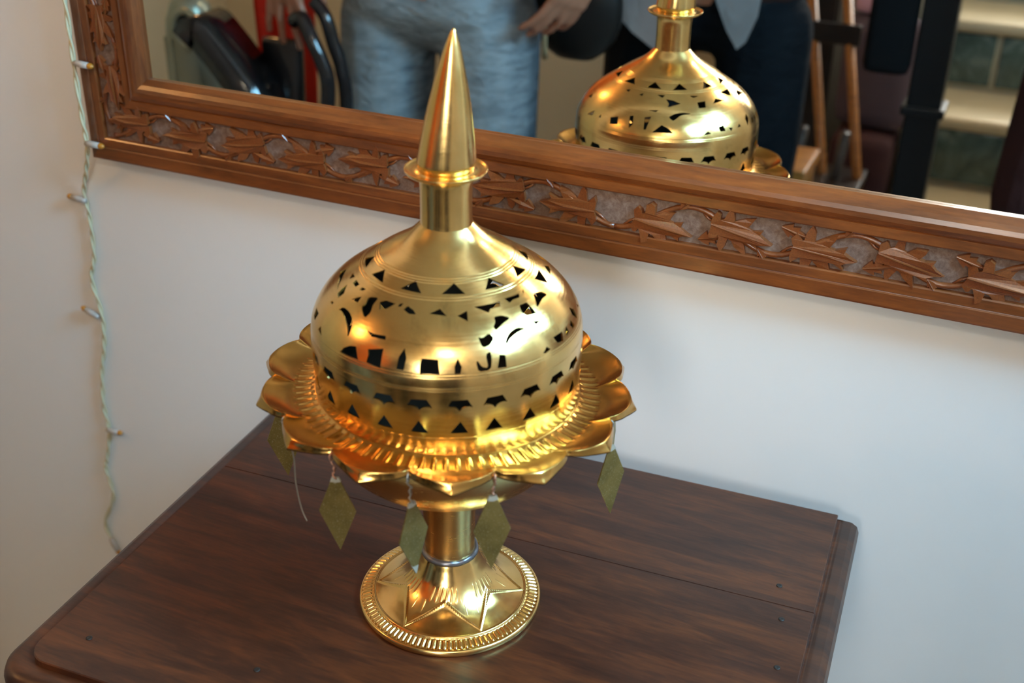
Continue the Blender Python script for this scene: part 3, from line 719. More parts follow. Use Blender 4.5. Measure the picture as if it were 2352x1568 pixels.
# hanging diamonds on twisted wires
Rh, Aw = Vector((0.918, 0.397, 0)), Vector((-0.397, 0.918, 0))
def notch(k):
    th = PH + k*2*pi/NP; x, y = 1.70*cos(th), 1.70*sin(th); return Vector((x, y, 2.758 - x*0.0327 - y*0.0172))
def wire_geo(p0, p1, rnd):
    pts = []; d = p1 - p0; n = 26
    for i in range(n+1):
        t = i/n; a = t*9 + rnd; rr = 0.020 if t < .35 or t > .7 else 0.012
        if .35 <= t <= .7: a = t*70
        pts.append(W(*(p0 + d*t + Vector((cos(a)*rr, sin(a)*rr, 0)))))
    return tube(pts, 0.0007, 6)
def loop_geo(c, r, ax):
    pts = [W(*(c + ax*r*cos(2*pi*i/16) + Vector((0, 0, r*sin(2*pi*i/16)))) ) for i in range(17)]
    return tube(pts, 0.0007, 6)
for k, wl, al, lean in ((1, .30, 5, .02), (3, .22, -4, 0.01), (4, .27, 47, 0.03), (5, .18, 12, -0.01), (7, .26, 38, 0.05), (8, .26, 76, 0.0)):
    nk = notch(k); out = Vector((nk.x, nk.y, 0)).normalized()
    ax = Rh*cos(radians(al)) + Aw*sin(radians(al)); fr = Vector((ax.y, -ax.x, 0))
    top = nk + Vector((0, 0, -0.05 - wl)) + ax*lean; dn = (Vector((0, 0, -1)) + ax*lean).normalized(); sd = (ax - dn*ax.dot(dn)).normalized(); nn = dn.cross(sd)
    hw, up_, lo_ = 0.174, 0.375, 0.445
    out2 = [(-0.030, 0.0), (0.030, 0.0), (hw, up_), (0.0, up_+lo_), (-hw, up_)]
    Vd = [W(*(top + sd*a + dn*b + nn*s)) for s in (-0.007, 0.007) for a, b in out2]; n = 5
    Fd = [tuple(range(n-1, -1, -1)), tuple(range(n, 2*n))] + [(i, (i+1) % n, n+(i+1) % n, n+i) for i in range(n)]
    pd = add('diamond_pendant', (Vd, Fd), PEND, lamp, False)
    cap = [(-0.033, -0.004), (0.033, -0.004), (0.052, 0.042), (0.0, 0.056), (-0.050, 0.046)]
    Vc = [W(*(top + sd*a + dn*b + nn*s)) for s in (-0.010, 0.010) for a, b in cap]
    add('solder_tip', (Vc, Fd), TIN, pd, False)
    if k == 4:
        cap = [(0.004, up_+lo_+.004), (-0.052, up_+lo_-.125), (-0.032, up_+lo_-.10), (0.0, up_+lo_-.09), (0.034, up_+lo_-.085)]
        Vc = [W(*(top + sd*a + dn*b + nn*s)) for s in (-0.010, 0.010) for a, b in cap]
        add('solder_tip', (Vc, Fd), TIN, pd, False)
    add('hook_wire', join(loop_geo(nk + Vector((0, 0, -0.035)), 0.045, out), wire_geo(nk + Vector((0, 0, -0.075)), top + dn*0.01, k)), COPPER if k in (3, 5, 8) else WIRE, pd)
nk = notch(2)
pts = [nk + Vector((0, 0, -0.075)), nk + Vector((-.02, -.02, -.18)), nk + Vector((.03, -.02, -.25)), nk + Vector((.05, 0, -.45)), nk + Vector((.05, 0, -.75)), nk + Vector((.10, -.01, -1.02)), nk + Vector((.16, -.02, -1.14))]
add('loose_wire', join(loop_geo(nk + Vector((0, 0, -0.035)), 0.045, Vector((nk.x, nk.y, 0)).normalized()), tube([W(*p) for p in smooth_prof([tuple(p) for p in pts], 6)], 0.0007, 6)), WIRE, lamp)

# ------------------------------------------------------------------ the room behind the camera, seen in the mirror
# staircase: cream treads with a rounded nosing, green marble riser tiles
def marble():
    m = new_mat('green_marble', (0.03, 0.06, 0.05), 0.18); v = coords(m, (1, 1, 1), (0, 0.5, 0.3))
    f = noise(m, v, 9, 9, 0.65, 1.6)
    setin(m, 'Base Color', ramp(m, f, [(0.32, (0.030, 0.055, 0.045)), (0.52, (0.075, 0.120, 0.100)), (0.62, (0.17, 0.22, 0.19)), (0.72, (0.06, 0.10, 0.085))])); return m
MARBLE = marble()
CREAM = paint('cream_stone', (0.55, 0.47, 0.31), (0.49, 0.42, 0.28), 0.35)
SX0, SX1 = 0.105, 1.14
st = thing('staircase', (0.62, -1.36, 0), 'staircase with cream stone treads and green marble tiled risers', 'staircase')
rise, run = 0.19, 0.28
for i in range(7):
    z = 0.19*(i+1) - 0.03 + 0.0; y = -1.36 - run*i; zb = 0.0 if i == 0 else z - rise
    yb = y - run - (0.02 if i < 6 else 0.0)
    step = add('step', box(((SX0+SX1)/2, (y-0.03+yb)/2, (z-0.035)/2), (SX1-SX0, y-0.03-yb, z-0.035)), CREAM, st, False)
    add('tread', box(((SX0+SX1)/2, (y+yb)/2, z-0.016), (SX1-SX0, y-yb, 0.032), 0, 0.012), CREAM, step, True)
    tw = 0.30; x = SX0 + 0.012 - (0.13 if i % 2 else 0.0)
    while x < SX1 - 0.02:
        a, b = max(x, SX0+0.004), min(x+tw-0.016, SX1-0.004)
        if b - a > 0.02: add('riser_tile', box(((a+b)/2, y-0.026, (zb + z-0.035)/2 + 0.004), (b-a, 0.012, z-0.035-zb-0.016), 0, 0.002), MARBLE, step, False)
        x += tw
# newel post with a handrail
nw = thing('newel_post', (0.185, -1.28, 0), 'slim black newel post with handrail beside the marble staircase', 'post')
BLACKP = new_mat('black_painted_wood', (0.006, 0.006, 0.0065), 0.35, Specular_IOR_Level=0.2)
add('post', box((0.185, -1.28, 0.62), (0.070, 0.070, 1.24), 0, 0.006), BLACKP, nw, False)
add('cap', lathe([(0.0, 1.24), (0.045, 1.24), (0.052, 1.255), (0.045, 1.275), (0.02, 1.30), (0.028, 1.32), (0.02, 1.345), (0.0, 1.352)], 20, (0.185, -1.28, 0)), BLACKP, nw)
add('moulding', join(box((0.185, -1.28, 0.74), (0.088, 0.088, 0.02), 0, 0.004), box((0.185, -1.28, 1.16), (0.088, 0.088, 0.02), 0, 0.004)), BLACKP, nw, False)
hp = [(0.185, -1.310, 1.15)] + [(0.185, -1.42 - 0.28*i, 1.21 + 0.19*i) for i in range(7)]
add('handrail', tube(hp, 0.026, 12), BLACKP, nw)
bk = thing('shoulder_bag', (0.095, -1.26, 0.80), 'black cloth bag hanging from the newel post', 'bag')
BLACKC = new_mat('black_cloth', (0.005, 0.005, 0.0055), 0.8, Specular_IOR_Level=0.1)
add('pouch', box((0.098, -1.255, 0.96), (0.095, 0.06, 0.30), 0, 0.02), BLACKC, bk, True)
add('strap', tube([(0.065, -1.255, 1.10), (0.09, -1.255, 1.25), (0.15, -1.26, 1.352), (0.20, -1.28, 1.362), (0.15, -1.31, 1.352), (0.105, -1.265, 1.25), (0.125, -1.255, 1.10)], 0.007, 8), BLACKC, bk)

# ottoman with a lilac cushion, half hidden by the people
LILAC = paint('lilac_cloth', (0.105, 0.075, 0.10), (0.09, 0.066, 0.088), 0.9); MAROON = paint('maroon_cloth', (0.045, 0.012, 0.016), (0.035, 0.010, 0.013), 0.85); PINK = paint('pink_cloth', (0.75, 0.45, 0.58), (0.66, 0.38, 0.52), 0.9)
cu = add('cushion', box((0.005, -1.95, 0.63), (0.20, 0.12, 0.30), 0.1, 0.05, 0.0), LILAC, None, True, origin=(0.005, -1.95, 0.48)); props(cu, 'lilac cushion standing on the dark maroon ottoman beside the staircase', 'cushion')
pk = add('folded_cloth', box((-0.035, -1.95, 0.835), (0.075, 0.08, 0.11), 0.2, 0.02), PINK, None, True, origin=(-0.035, -1.95, 0.78)); props(pk, 'pink folded cloth lying on top of the lilac cushion', 'cloth')

ot = thing('ottoman', (0.0, -1.93, 0), 'tall dark maroon upholstered ottoman carrying the lilac cushion', 'ottoman')
add('pad', box((0.0, -1.93, 0.28), (0.16, 0.20, 0.40), 0, 0.03), MAROON, ot, True)
for x in (-0.055, 0.055):
    for y in (-2.0, -1.86): add('leg', box((x, y, 0.045), (0.03, 0.03, 0.09)), DARKWOOD, ot, False)
kb = thing('dark_cabinet', (-0.275, -2.15, 0), 'dark stained wooden cabinet with two doors against the beige wall', 'cabinet')
add('body', box((-0.275, -2.20, 0.65), (0.30, 0.42, 1.26), 0, 0.004), DARKWOOD, kb, False)
add('top', box((-0.275, -2.195, 1.295), (0.33, 0.45, 0.03), 0, 0.006), DARKWOOD, kb, False)
for x in (-0.349, -0.201):
    dr = add('door', box((x, -1.981, 0.66), (0.142, 0.016, 1.16), 0, 0.004), DARKWOOD, kb, False)
    add('knob', lathe([(0.0, 0.018), (0.008, 0.018), (0.010, 0.010), (0.005, 0.0)], 12, (x + (0.05 if x < -0.27 else -0.05), -1.972, 0.72)), BRASS_STEM, dr)
for x in (-0.405, -0.145):
    for y in (-2.38, -2.02): add('foot', box((x, y, 0.01), (0.03, 0.03, 0.02)), DARKWOOD, kb, False)
# a dark wooden folding chair and a varnished box beside it
fc = thing('folding_chair', (-0.03, -1.50, 0), 'dark wooden folding chair with orange-brown slanting legs beside the newel post', 'chair')
FY = -0.40
for dx in (-0.085, 0.0):
    add('leg', tube([(-0.085+dx, -1.32+FY, 0.94), (0.035+dx, -1.20+FY, 0.45), (0.105+dx*0.9-0.02, -1.12+FY, 0.0)], 0.012, 8), ORANGEWOOD, fc)
for x in (0.0, -0.10): add('leg', tube([(x, -1.14+FY, 0.58), (x-0.07, -1.30+FY, 0.0)], 0.012, 8), DARKWOOD, fc)
add('seat', box((-0.05, -1.19+FY, 0.44), (0.20, 0.17, 0.025), 0, 0.005), DARKWOOD, fc, False)
for z, t in ((0.90, 0.06), (0.78, 0.05)): add('back_slat', box((-0.115+(0.94-z)*0.24, -1.310+FY+(0.94-z)*0.24, z), (0.12, 0.015, t), 0, 0.004), DARKWOOD, fc, False)
cb = thing('wooden_stool', (-0.125, -1.37, 0), 'orange varnished wooden stool with a square top behind the person in dark jeans', 'stool')
QX, QY = -0.125, -1.37
add('top', box((QX, QY, 0.545), (0.17, 0.18, 0.03), 0, 0.006), ORANGEWOOD, cb, False)
for x in (QX-0.06, QX+0.06):
    for y in (QY-0.065, QY+0.065): add('leg', box((x, y, 0.265), (0.035, 0.035, 0.53), 0, 0.004), ORANGEWOOD, cb, False)
for y in (QY-0.065, QY+0.065): add('apron', box((QX, y, 0.45), (0.085, 0.02, 0.13), 0, 0.003), ORANGEWOOD, cb, False)

# tall grey-green cylinder
GREENM = new_mat('grey_green_metal', (0.26, 0.27, 0.20), 0.32, 0.55)
GX, GY = -1.220, -0.69
gc = thing('metal_cylinder', (GX, GY, 0), 'tall grey-green metal cylinder with domed top and round opening', 'cylinder')
add('body', lathe(smooth_prof([(0.075, 0.0), (0.075, 0.02), (0.056, 0.05), (0.054, 0.5), (0.052, 0.85), (0.046, 0.905), (0.030, 0.937), (0.0, 0.950)], 5), 40, (GX, GY, 0)), GREENM, gc)
add('port_rim', tube([(GX + 0.028 + 0.031*cos(2*pi*i/24), GY + 0.050, 0.885 + 0.036*sin(2*pi*i/24)) for i in range(25)], 0.008, 8), GREENM, gc)
pv, pf = lathe([(0.0, 0.0), (0.027, 0.0), (0.029, -0.012), (0.0, -0.012)], 20)
add('port', ([Vector((GX + 0.028 + v.x, GY + 0.054 + v.z, 0.885 + v.y*1.15)) for v in pv], [f[::-1] for f in pf]), BLACKP, gc)
for dx in (-0.040, -0.014): add('rib', tube([(GX+dx, GY+sqrt(0.0536**2-dx**2), z) for z in (0.05, 0.5, 0.86)], 0.004, 6), GREENM, gc)

# glossy black moulded chair
GLOSS = new_mat('glossy_black_plastic', (0.006, 0.006, 0.007), 0.10)
bc = thing('black_armchair', (-0.98, -0.50, 0), 'glossy black chair with looped arm in front of the person in light jeans', 'chair')
add('seat', box((-0.955, -0.41, 0.45), (0.30, 0.28, 0.06), 0, 0.025), GLOSS, bc, True)
add('backrest', box((-0.945, -0.600, 0.685), (0.085, 0.030, 0.44), 0, 0.013, 0.05), GLOSS, bc, True)
def slab(pts, y0, y1, th):           # a curved panel swept between two depths
    V = []; F = []; n = len(pts)
    for y in (y0, y1):
        for i, (x, z) in enumerate(pts):
            a = pts[max(i-1, 0)]; b = pts[min(i+1, n-1)]; t = Vector((b[0]-a[0], b[1]-a[1])).normalized(); nn = Vector((-t.y, t.x))*th/2
            V += [Vector((x+nn.x, y, z+nn.y)), Vector((x-nn.x, y, z-nn.y))]
    for i in range(n-1):
        a = 2*i; o = 2*n
        F += [(a, a+2, o+a+2, o+a), (a+1, o+a+1, o+a+3, a+3), (a, a+1, a+3, a+2), (o+a, o+a+2, o+a+3, o+a+1)]
    F += [(0, 2*n, 2*n+1, 1), (2*n-2, 2*n-1, 4*n-1, 4*n-2)]
    return V, F
add('side_panel', slab(smooth_prof([(-1.095, 0.905), (-1.075, 0.925), (-1.050, 0.905), (-1.005, 0.855), (-0.965, 0.80), (-0.945, 0.72), (-0.95, 0.60), (-0.98, 0.46)], 5), -0.60, -0.50, 0.050), GLOSS, bc, True)
add('arm_loop', tube(smooth_prof([(-0.875, -0.55, 0.955), (-0.850, -0.54, 0.965), (-0.828, -0.53, 0.935), (-0.808, -0.53, 0.895), (-0.797, -0.53, 0.855), (-0.805, -0.53, 0.78), (-0.825, -0.52, 0.62), (-0.84, -0.48, 0.47)], 6), 0.014, 12), GLOSS, bc)
add('arm_rail', tube(smooth_prof([(-0.845, -0.575, 0.99), (-0.820, -0.57, 0.965), (-0.805, -0.57, 0.915), (-0.792, -0.57, 0.875), (-0.785, -0.57, 0.80), (-0.80, -0.56, 0.62), (-0.82, -0.50, 0.46)], 6), 0.013, 12), GLOSS, bc)
for x in (-1.07, -0.84):
    for y in (-0.51, -0.30): add('leg', tube([(x, y, 0.44), (x*1.01, y, 0.0)], 0.015, 10), GLOSS, bc)

# ------------------------------------------------------------------ people
def capsule(p0, p1, r0, r1, n=12):
    p0, p1 = Vector(p0), Vector(p1); d = p1 - p0; ln = d.length
    if ln < 1e-5: d = Vector((0, 0, 1))
    d.normalize(); rows = []
    for k in range(1, 4): a = -pi/2 + k*pi/8; rows.append((p0 + d*r0*sin(a), r0*cos(a)))
    rows.append((p0, r0)); rows.append((p1, r1))
    for k in range(1, 4): a = k*pi/8; rows.append((p1 + d*r1*sin(a), r1*cos(a)))
    a = d.orthogonal().normalized(); b = d.cross(a); V = []; F = []
    for c, r in rows:
        for k in range(n): V.append(c + (a*cos(2*pi*k/n) + b*sin(2*pi*k/n))*r)
    m = len(rows)
    for i in range(m-1):
        for k in range(n): F.append((i*n+k, i*n+(k+1) % n, (i+1)*n+(k+1) % n, (i+1)*n+k))
    F.append(tuple(range(n-1, -1, -1))); F.append(tuple((m-1)*n+k for k in range(n)))
    return V, F
def blob(c, s, n=14):
    V = []; F = []; m = 9
    for i in range(1, m):
        t = -pi/2 + pi*i/m
        for k in range(n): a = 2*pi*k/n; V.append(Vector((c[0]+s[0]*cos(t)*cos(a), c[1]+s[1]*cos(t)*sin(a), c[2]+s[2]*sin(t))))
    for i in range(m-2):
        for k in range(n): F.append((i*n+k, i*n+(k+1) % n, (i+1)*n+(k+1) % n, (i+1)*n+k))
    F.append(tuple(range(n-1, -1, -1))); F.append(tuple((m-2)*n+k for k in range(n)))
    return V, F
def fused(name, geos, mat, parent, vox=0.007, iters=3, origin=None):
    V, F = join(*geos); me = bpy.data.meshes.new(name); me.from_pydata([tuple(v) for v in V], [], F)
    t = bpy.data.objects.new('tmp_fuse', me); COL.objects.link(t)
    md = t.modifiers.new('r', 'REMESH'); md.mode = 'VOXEL'; md.voxel_size = vox; md.use_smooth_shade = True
    ms = t.modifiers.new('s', 'SMOOTH'); ms.factor = 0.5; ms.iterations = iters
    dg = bpy.context.evaluated_depsgraph_get(); dg.update()
    m2 = bpy.data.meshes.new_from_object(t.evaluated_get(dg)); bpy.data.objects.remove(t); bpy.data.meshes.remove(me)
    og = root_of(parent).location if parent else Vector(origin or (0, 0, 0))
    m2.transform(Matrix.Translation(-Vector(og))); m2.materials.clear(); m2.materials.append(mat); m2.name = name
    m2.polygons.foreach_set('use_smooth', [True]*len(m2.polygons))
    o = bpy.data.objects.new(name, m2); COL.objects.link(o)
    if parent: o.parent = parent
    else: o.location = og
    return o
def hand(wrist, pdir, pnorm, thumb_side, curl=0.25, spread=0.10, sc=1.0):
    """palm from the wrist along pdir; pnorm = the way the palm faces; thumb_side = unit vector"""
    w = Vector(wrist); d = Vector(pdir).normalized(); nn = Vector(pnorm); nn = (nn - d*nn.dot(d)).normalized(); t = Vector(thumb_side); t = (t - d*t.dot(d) - nn*t.dot(nn)).normalized()
    G = []; L_ = 0.088*sc
    for o in (-0.030, -0.010, 0.011, 0.031): G.append(capsule(w + t*o*0.6*sc + d*0.012, w + d*L_ + t*o*sc, 0.017*sc, 0.0125*sc))
    lens = ((0.031, (0.040, 0.026, 0.020)), (0.011, (0.046, 0.030, 0.021)), (-0.010, (0.042, 0.028, 0.020)), (-0.030, (0.033, 0.021, 0.018)))
    for i, (o, ph) in enumerate(lens):
        p = w + d*L_ + t*o*sc; ang = 0.0; rr = 0.0092*sc; side = (o/0.031)*spread
        for j, l in enumerate(ph):
            ang += curl*(0.7 if j == 0 else 1.0)*(1 + 0.15*i)
            dd = (d*cos(ang) + nn*sin(ang) + t*side).normalized(); q = p + dd*l*sc
            G.append(capsule(p, q, rr, rr*0.93, 10)); p = q; rr *= 0.93
    p = w + t*0.026*sc + d*0.020*sc; dirs = ((t*0.75 + d*0.65 + nn*0.25), (t*0.40 + d*0.88 + nn*0.28), (t*0.15 + d*0.95 + nn*0.30)); rr = 0.0125*sc
    for j, l in enumerate((0.040, 0.033, 0.026)):
        q = p + dirs[j].normalized()*l*sc; G.append(capsule(p, q, rr, rr*0.86, 10)); p = q; rr *= 0.86
    return G
def head(c, face, sc=1.0):
    c = Vector(c); f = Vector(face).normalized(); sd = Vector((f.y, -f.x, 0)).normalized(); u = Vector((0, 0, 1))
    G = [blob(c + u*0.02*sc - f*0.012*sc, (0.076*sc, 0.088*sc, 0.105*sc)), blob(c - u*0.055*sc + f*0.022*sc, (0.056*sc, 0.058*sc, 0.062*sc))]
    G.append(capsule(c + u*0.005*sc + f*0.080*sc, c - u*0.030*sc + f*0.098*sc, 0.009*sc, 0.014*sc))
    for s in (1, -1):
        G.append(blob(c + sd*s*0.078*sc - u*0.005*sc - f*0.012*sc, (0.013*sc, 0.018*sc, 0.030*sc)))
        G.append(blob(c + sd*s*0.030*sc + u*0.006*sc + f*0.066*sc, (0.014*sc, 0.014*sc, 0.010*sc)))
        G.append(capsule(c + sd*s*0.048*sc + u*0.030*sc + f*0.062*sc, c + sd*s*0.015*sc + u*0.032*sc + f*0.076*sc, 0.008*sc, 0.008*sc))
    G.append(capsule(c + sd*0.022*sc - u*0.060*sc + f*0.074*sc, c - sd*0.022*sc - u*0.060*sc + f*0.074*sc, 0.007*sc, 0.007*sc))
    G.append(capsule(c - u*0.19*sc - f*0.02*sc, c - u*0.05*sc - f*0.005*sc, 0.058*sc, 0.052*sc))
    return G
def hair(c, sc=1.0, back=0.03):
    return [blob((c[0], c[1] - back, c[2] + 0.035*sc), (0.084*sc, 0.092*sc, 0.108*sc)), blob((c[0], c[1] - back - 0.02, c[2] - 0.02*sc), (0.075*sc, 0.07*sc, 0.09*sc))]
SKIN = new_mat('brown_skin', (0.32, 0.135, 0.075), 0.45, 0.0, Subsurface_Weight=0.08)
HAIRM = new_mat('black_hair', (0.01, 0.009, 0.008), 0.5)
def denim(name, c_dark, c_mid, c_light, fade_shade):
    m = new_mat(name, c_mid, 0.9, Specular_IOR_Level=0.08); v = coords(m)
    f = noise(m, coords(m, (4, 4, 14)), 3.5, 6, 0.65, 0.5)
    n, l = nodes_of(m); g = n.new('ShaderNodeNewGeometry'); ny = sep_z(m, g.outputs['Normal'], 1)
    ft = math_(m, 'MULTIPLY_ADD', ny, fade_shade, math_(m, 'MULTIPLY_ADD', f, 0.9, -0.10))     # wash fade on the leg fronts, with dark side shading painted in
    setin(m, 'Base Color', ramp(m, ft, [(0.15, c_dark), (0.50, c_mid), (0.85, c_light)]))
    bump(m, noise(m, coords(m, (5, 5, 11)), 4, 5, 0.6, 0.8), 0.7, 0.012); return m
JEANS1 = denim('light_wash_denim', (0.016, 0.023, 0.033), (0.115, 0.135, 0.148), (0.27, 0.30, 0.31), 0.46)
JEANS2 = denim('dark_navy_denim', (0.0025, 0.0035, 0.005), (0.0045, 0.006, 0.008), (0.008, 0.011, 0.013), 0.2)
def cloth(name, c, rough=0.85):
    m = new_mat(name, c, rough, Specular_IOR_Level=0.1); setin(m, 'Base Color', ramp(m, noise(m, coords(m), 9, 4), [(0.3, tuple(a*0.8 for a in c)), (0.7, c)]))
    bump(m, noise(m, coords(m, (4, 4, 2)), 5, 4, 0.6, 0.7), 0.6, 0.012); return m
ORANGE = cloth('orange_red_shirt_cloth', (0.80, 0.13, 0.02)); RED = cloth('red_towel_cloth', (0.55, 0.022, 0.008)); GREYS = cloth('pale_grey_shirt_cloth', (0.19, 0.185, 0.18)); BEIGES = cloth('pinkish_beige_shirt_cloth', (0.27, 0.215, 0.19))
BROWNJ = cloth('dark_brown_jacket_cloth', (0.030, 0.013, 0.010)); MAROONK = cloth('dark_maroon_coat_cloth', (0.045, 0.020, 0.020)); SHOE = new_mat('black_shoe_leather', (0.012, 0.011, 0.010), 0.35)
def person(cx, cy, zh, legs, arms, label, shirt, trousers, face=(0, 1, 0), sc=1.0, shw=0.20, long_coat=False):
    """zh = crotch height; legs = two hip x offsets; arms = two of (shoulder, elbow, wrist, hand geometry)"""
    t = thing('person', (cx, cy, 0), label, 'person')
    zs = zh + 0.58*sc; hc = (cx, cy + 0.01, zh + 0.80*sc)
    body = []; tr = []; sh = []; so = []
    for x in legs:
        kn = (cx + x*1.05, cy + 0.02, zh*0.54); an = (cx + x*1.05, cy - 0.02, 0.085)
        body += [capsule((cx + x*0.9, cy, zh + 0.05), kn, 0.078, 0.052), capsule(kn, an, 0.050, 0.036), capsule((an[0], an[1] - 0.02, 0.045), (an[0], an[1] + 0.14, 0.038), 0.038, 0.032)]
        tr += [capsule((cx + x*0.93, cy, zh + 0.045), (cx + x*1.0, cy + 0.012, zh*0.80), 0.098, 0.091), capsule((cx + x*1.0, cy + 0.012, zh*0.80), kn, 0.091, 0.073), capsule(kn, (an[0], an[1], 0.12), 0.073, 0.064)]
        so.append(fused('shoe', [capsule((an[0], an[1] - 0.035, 0.052), (an[0], an[1] + 0.06, 0.050), 0.048, 0.050), capsule((an[0], an[1] + 0.06, 0.045), (an[0], an[1] + 0.16, 0.040), 0.050, 0.038)], SHOE, t, 0.01, 2))
    body += [capsule((cx - 0.07, cy, zh + 0.10), (cx + 0.07, cy, zh + 0.10), 0.100, 0.100), capsule((cx, cy, zh + 0.12), (cx, cy, zh + 0.30), 0.115, 0.110), capsule((cx - 0.05, cy, zh + 0.42), (cx + 0.05, cy, zh + 0.42), 0.118, 0.118), capsule((cx - shw + 0.03, cy, zs), (cx + shw - 0.03, cy, zs), 0.062, 0.062)]
    tr += [capsule((cx - 0.075, cy, zh + 0.10), (cx + 0.075, cy, zh + 0.10), 0.112, 0.112), capsule((cx - 0.06, cy, zh + 0.18), (cx + 0.06, cy, zh + 0.18), 0.112, 0.112)]
    z0 = zh + (0.10 if not long_coat else -0.18)
    sh += [capsule((cx - 0.075, cy, z0 + 0.08), (cx + 0.075, cy, z0 + 0.08), 0.128, 0.128), capsule((cx - 0.07, cy, zh + 0.22), (cx + 0.07, cy, zh + 0.22), 0.125, 0.125), capsule((cx - 0.08, cy, zh + 0.43), (cx + 0.08, cy, zh + 0.43), 0.132, 0.132), capsule((cx - shw + 0.02, cy, zs - 0.01), (cx + shw - 0.02, cy, zs - 0.01), 0.074, 0.074), capsule((cx, cy, zs), (cx, cy, zs + 0.05), 0.085, 0.068)]
    if long_coat: sh += [capsule((cx + q, cy, zh - 0.14), (cx + q*0.8, cy, zh + 0.43), 0.132, 0.122) for q in (-0.10, 0.0, 0.10)]
    for s_, e_, w_, hg, cuff in arms:
        s_, e_, w_ = Vector(s_), Vector(e_), Vector(w_)
        body += [capsule(s_, e_, 0.046, 0.036), capsule(e_, w_, 0.038, 0.026)] + hg
        c_ = e_ + (w_ - e_)*cuff
        sh += [capsule(s_, e_, 0.062, 0.052), capsule(e_, c_, 0.052, 0.043)]
    body += head(hc, face, sc)
    fused('body', body, SKIN, t, 0.0062, 3)
    fused('trousers', tr, trousers, t, 0.010, 4)
    fused('shirt' if not long_coat else 'coat', sh, shirt, t, 0.011, 4)
    fused('hair', hair(hc, sc), HAIRM, t, 0.010, 3)
    return t
# person in light jeans and an orange shirt
c1 = (-0.672, -0.74)
hl = hand((-0.905, -0.565, 1.085), (0.04, 0.03, -1), (0.1, -1, 0), (1, 0, 0), 0.06, 0.30)
hr = hand((-0.352, -0.690, 1.095), (-0.42, 0.12, -0.88), (-0.75, -0.6, 0.4), (-0.5, 1, 0.1), 0.22, 0.16)
p1 = person(c1[0], c1[1], 0.895, (-0.118, 0.112), (((-0.875, -0.74, 1.46), (-1.00, -0.76, 1.22), (-0.905, -0.565, 1.085), hl, 0.55), ((-0.47, -0.74, 1.46), (-0.305, -0.79, 1.28), (-0.352, -0.690, 1.095), hr, 0.5)),
    'person in light washed blue jeans and orange-red shirt, one hand on the black chair', ORANGE, JEANS1)
# red towel over the forearm
tv = []; tf = []
nx_, nz_ = 10, 14
for j in range(nz_+1):
    for i in range(nx_+1):
        u = i/nx_; z = 1.20 - 0.47*j/nz_; tv.append(Vector((-1.062 + 0.125*u, -0.700 + 0.010*sin(u*9 + j*0.25) - (0.035*(1 - min(1, j/3))), z)))
        tv.append(tv[-1] + Vector((0, -0.006, 0)))
for j in range(nz_):
    for i in range(nx_):
        a = 2*(j*(nx_+1)+i); b = a+2; c = a+2*(nx_+1); d = c+2
        tf += [(a, b, d, c), (a+1, c+1, d+1, b+1)]
for i in range(nx_):
    a = 2*i; tf.append((a, a+1, a+3, a+2)); a = 2*(nz_*(nx_+1)+i); tf.append((a, a+2, a+3, a+1))
for j in range(nz_):
    a = 2*j*(nx_+1); c = a+2*(nx_+1); tf.append((a, c, c+1, a+1)); a += 2*nx_; c += 2*nx_; tf.append((a, a+1, c+1, c))
tw_ = add('red_towel', (tv, tf), RED, None, True, origin=(-1.0, -0.70, 0.73)); props(tw_, 'red cloth towel hanging from the forearm of the person in light jeans', 'towel')
# black handbag with a tan tag, held by the person in light jeans
LEATHER = new_mat('black_leather', (0.008, 0.007, 0.006), 0.38, Specular_IOR_Level=0.25); TAN = cloth('tan_tape', (0.36, 0.25, 0.13))
hb = thing('handbag', (-0.455, -0.88, 0.85), 'rounded black leather handbag with a tan tape hanging beside dark jeans', 'bag')
fused('pouch', [blob((-0.450, -0.88, 0.960), (0.098, 0.040, 0.108)), blob((-0.450, -0.88, 1.03), (0.085, 0.032, 0.085))], LEATHER, hb, 0.008, 3)
add('tape', tube([(-0.495, -0.840, 0.97), (-0.498, -0.838, 0.93), (-0.499, -0.842, 0.89), (-0.500, -0.85, 0.862)], 0.006, 8), TAN, hb)
add('strap', tube(smooth_prof([(-0.51, -0.88, 1.08), (-0.515, -0.90, 1.25), (-0.48, -0.97, 1.44), (-0.43, -1.05, 1.512), (-0.40, -0.99, 1.44), (-0.38, -0.91, 1.22), (-0.39, -0.88, 1.08)], 5), 0.007, 8), LEATHER, hb)
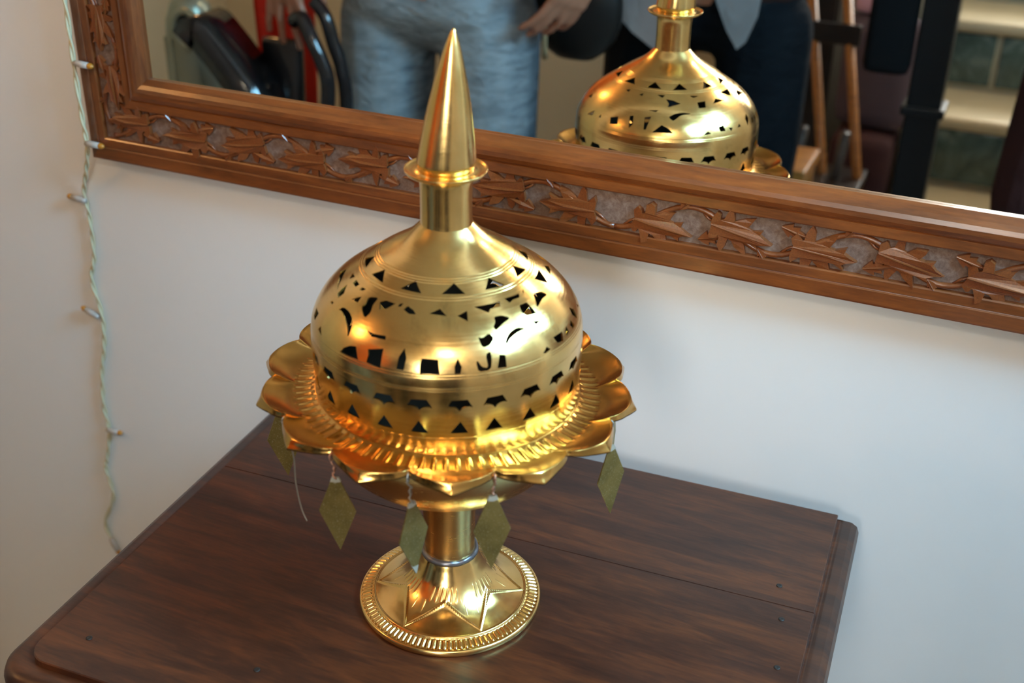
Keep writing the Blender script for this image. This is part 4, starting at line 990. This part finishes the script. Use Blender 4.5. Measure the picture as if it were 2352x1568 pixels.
# person in dark jeans
h2l = hand((-0.40, -0.965, 1.10), (0.35, 0.12, -0.90), (0.3, -1, 0.1), (0.8, 0.3, 0.3), 0.5, 0.05)
h2r = hand((-0.08, -1.26, 1.06), (-0.9, -0.1, -0.3), (0, -1, 0), (0, 0, 1), 0.35, 0.06)
p2 = person(-0.245, -1.10, 0.86, (-0.125, 0.125), (((-0.44, -1.10, 1.42), (-0.50, -1.12, 1.18), (-0.40, -0.965, 1.10), h2l, 0.85), ((-0.05, -1.10, 1.42), (-0.01, -1.22, 1.20), (-0.08, -1.26, 1.06), h2r, 0.85)),
    'person in dark navy jeans and dark brown jacket with pale shirt tails showing', BROWNJ, JEANS2, sc=0.98, shw=0.19)
def tail(name, pts, y, th, mat, parent):
    V = []; F = []; n = len(pts)
    for dy in (0, -th):
        for x, z in pts: V.append(Vector((x, y + dy + 0.35*(0.95 - z)*0.2, z)))
    F = [tuple(range(n)), tuple(range(2*n-1, n-1, -1))] + [(i, n+i, n+(i+1) % n, (i+1) % n) for i in range(n)]
    add(name, (V, F), mat, parent, False)
tail('shirt_tail', [(-0.225, 1.06), (-0.20, 0.98), (-0.175, 0.93), (-0.150, 0.895), (-0.135, 0.91), (-0.118, 0.96), (-0.112, 1.06)], -0.965, 0.006, GREYS, p2)
tail('shirt_tail', [(-0.415, 1.06), (-0.412, 0.97), (-0.395, 0.935), (-0.36, 0.905), (-0.31, 0.875), (-0.27, 0.855), (-0.255, 0.88), (-0.245, 0.95), (-0.24, 1.06)], -0.962, 0.006, BEIGES, p2)
# the photographer, in dark maroon
h3l = hand((0.50, -0.90, 1.36), (0.0, 0.35, 0.9), (0.3, 1, 0), (1, 0, 0), 0.5, 0.05)
h3r = hand((0.64, -0.90, 1.36), (-0.2, 0.35, 0.9), (-0.3, 1, 0), (-1, 0, 0), 0.5, 0.05)
p3 = person(0.578, -1.06, 0.80, (-0.10, 0.10), (((0.44, -1.06, 1.35), (0.47, -1.00, 1.12), (0.50, -0.90, 1.36), h3l, 0.85), ((0.77, -1.06, 1.35), (0.78, -0.99, 1.12), (0.64, -0.90, 1.36), h3r, 0.85)),
    'person in long dark maroon coat standing at the foot of the stairs', MAROONK, JEANS2, sc=0.93, shw=0.17, long_coat=True)
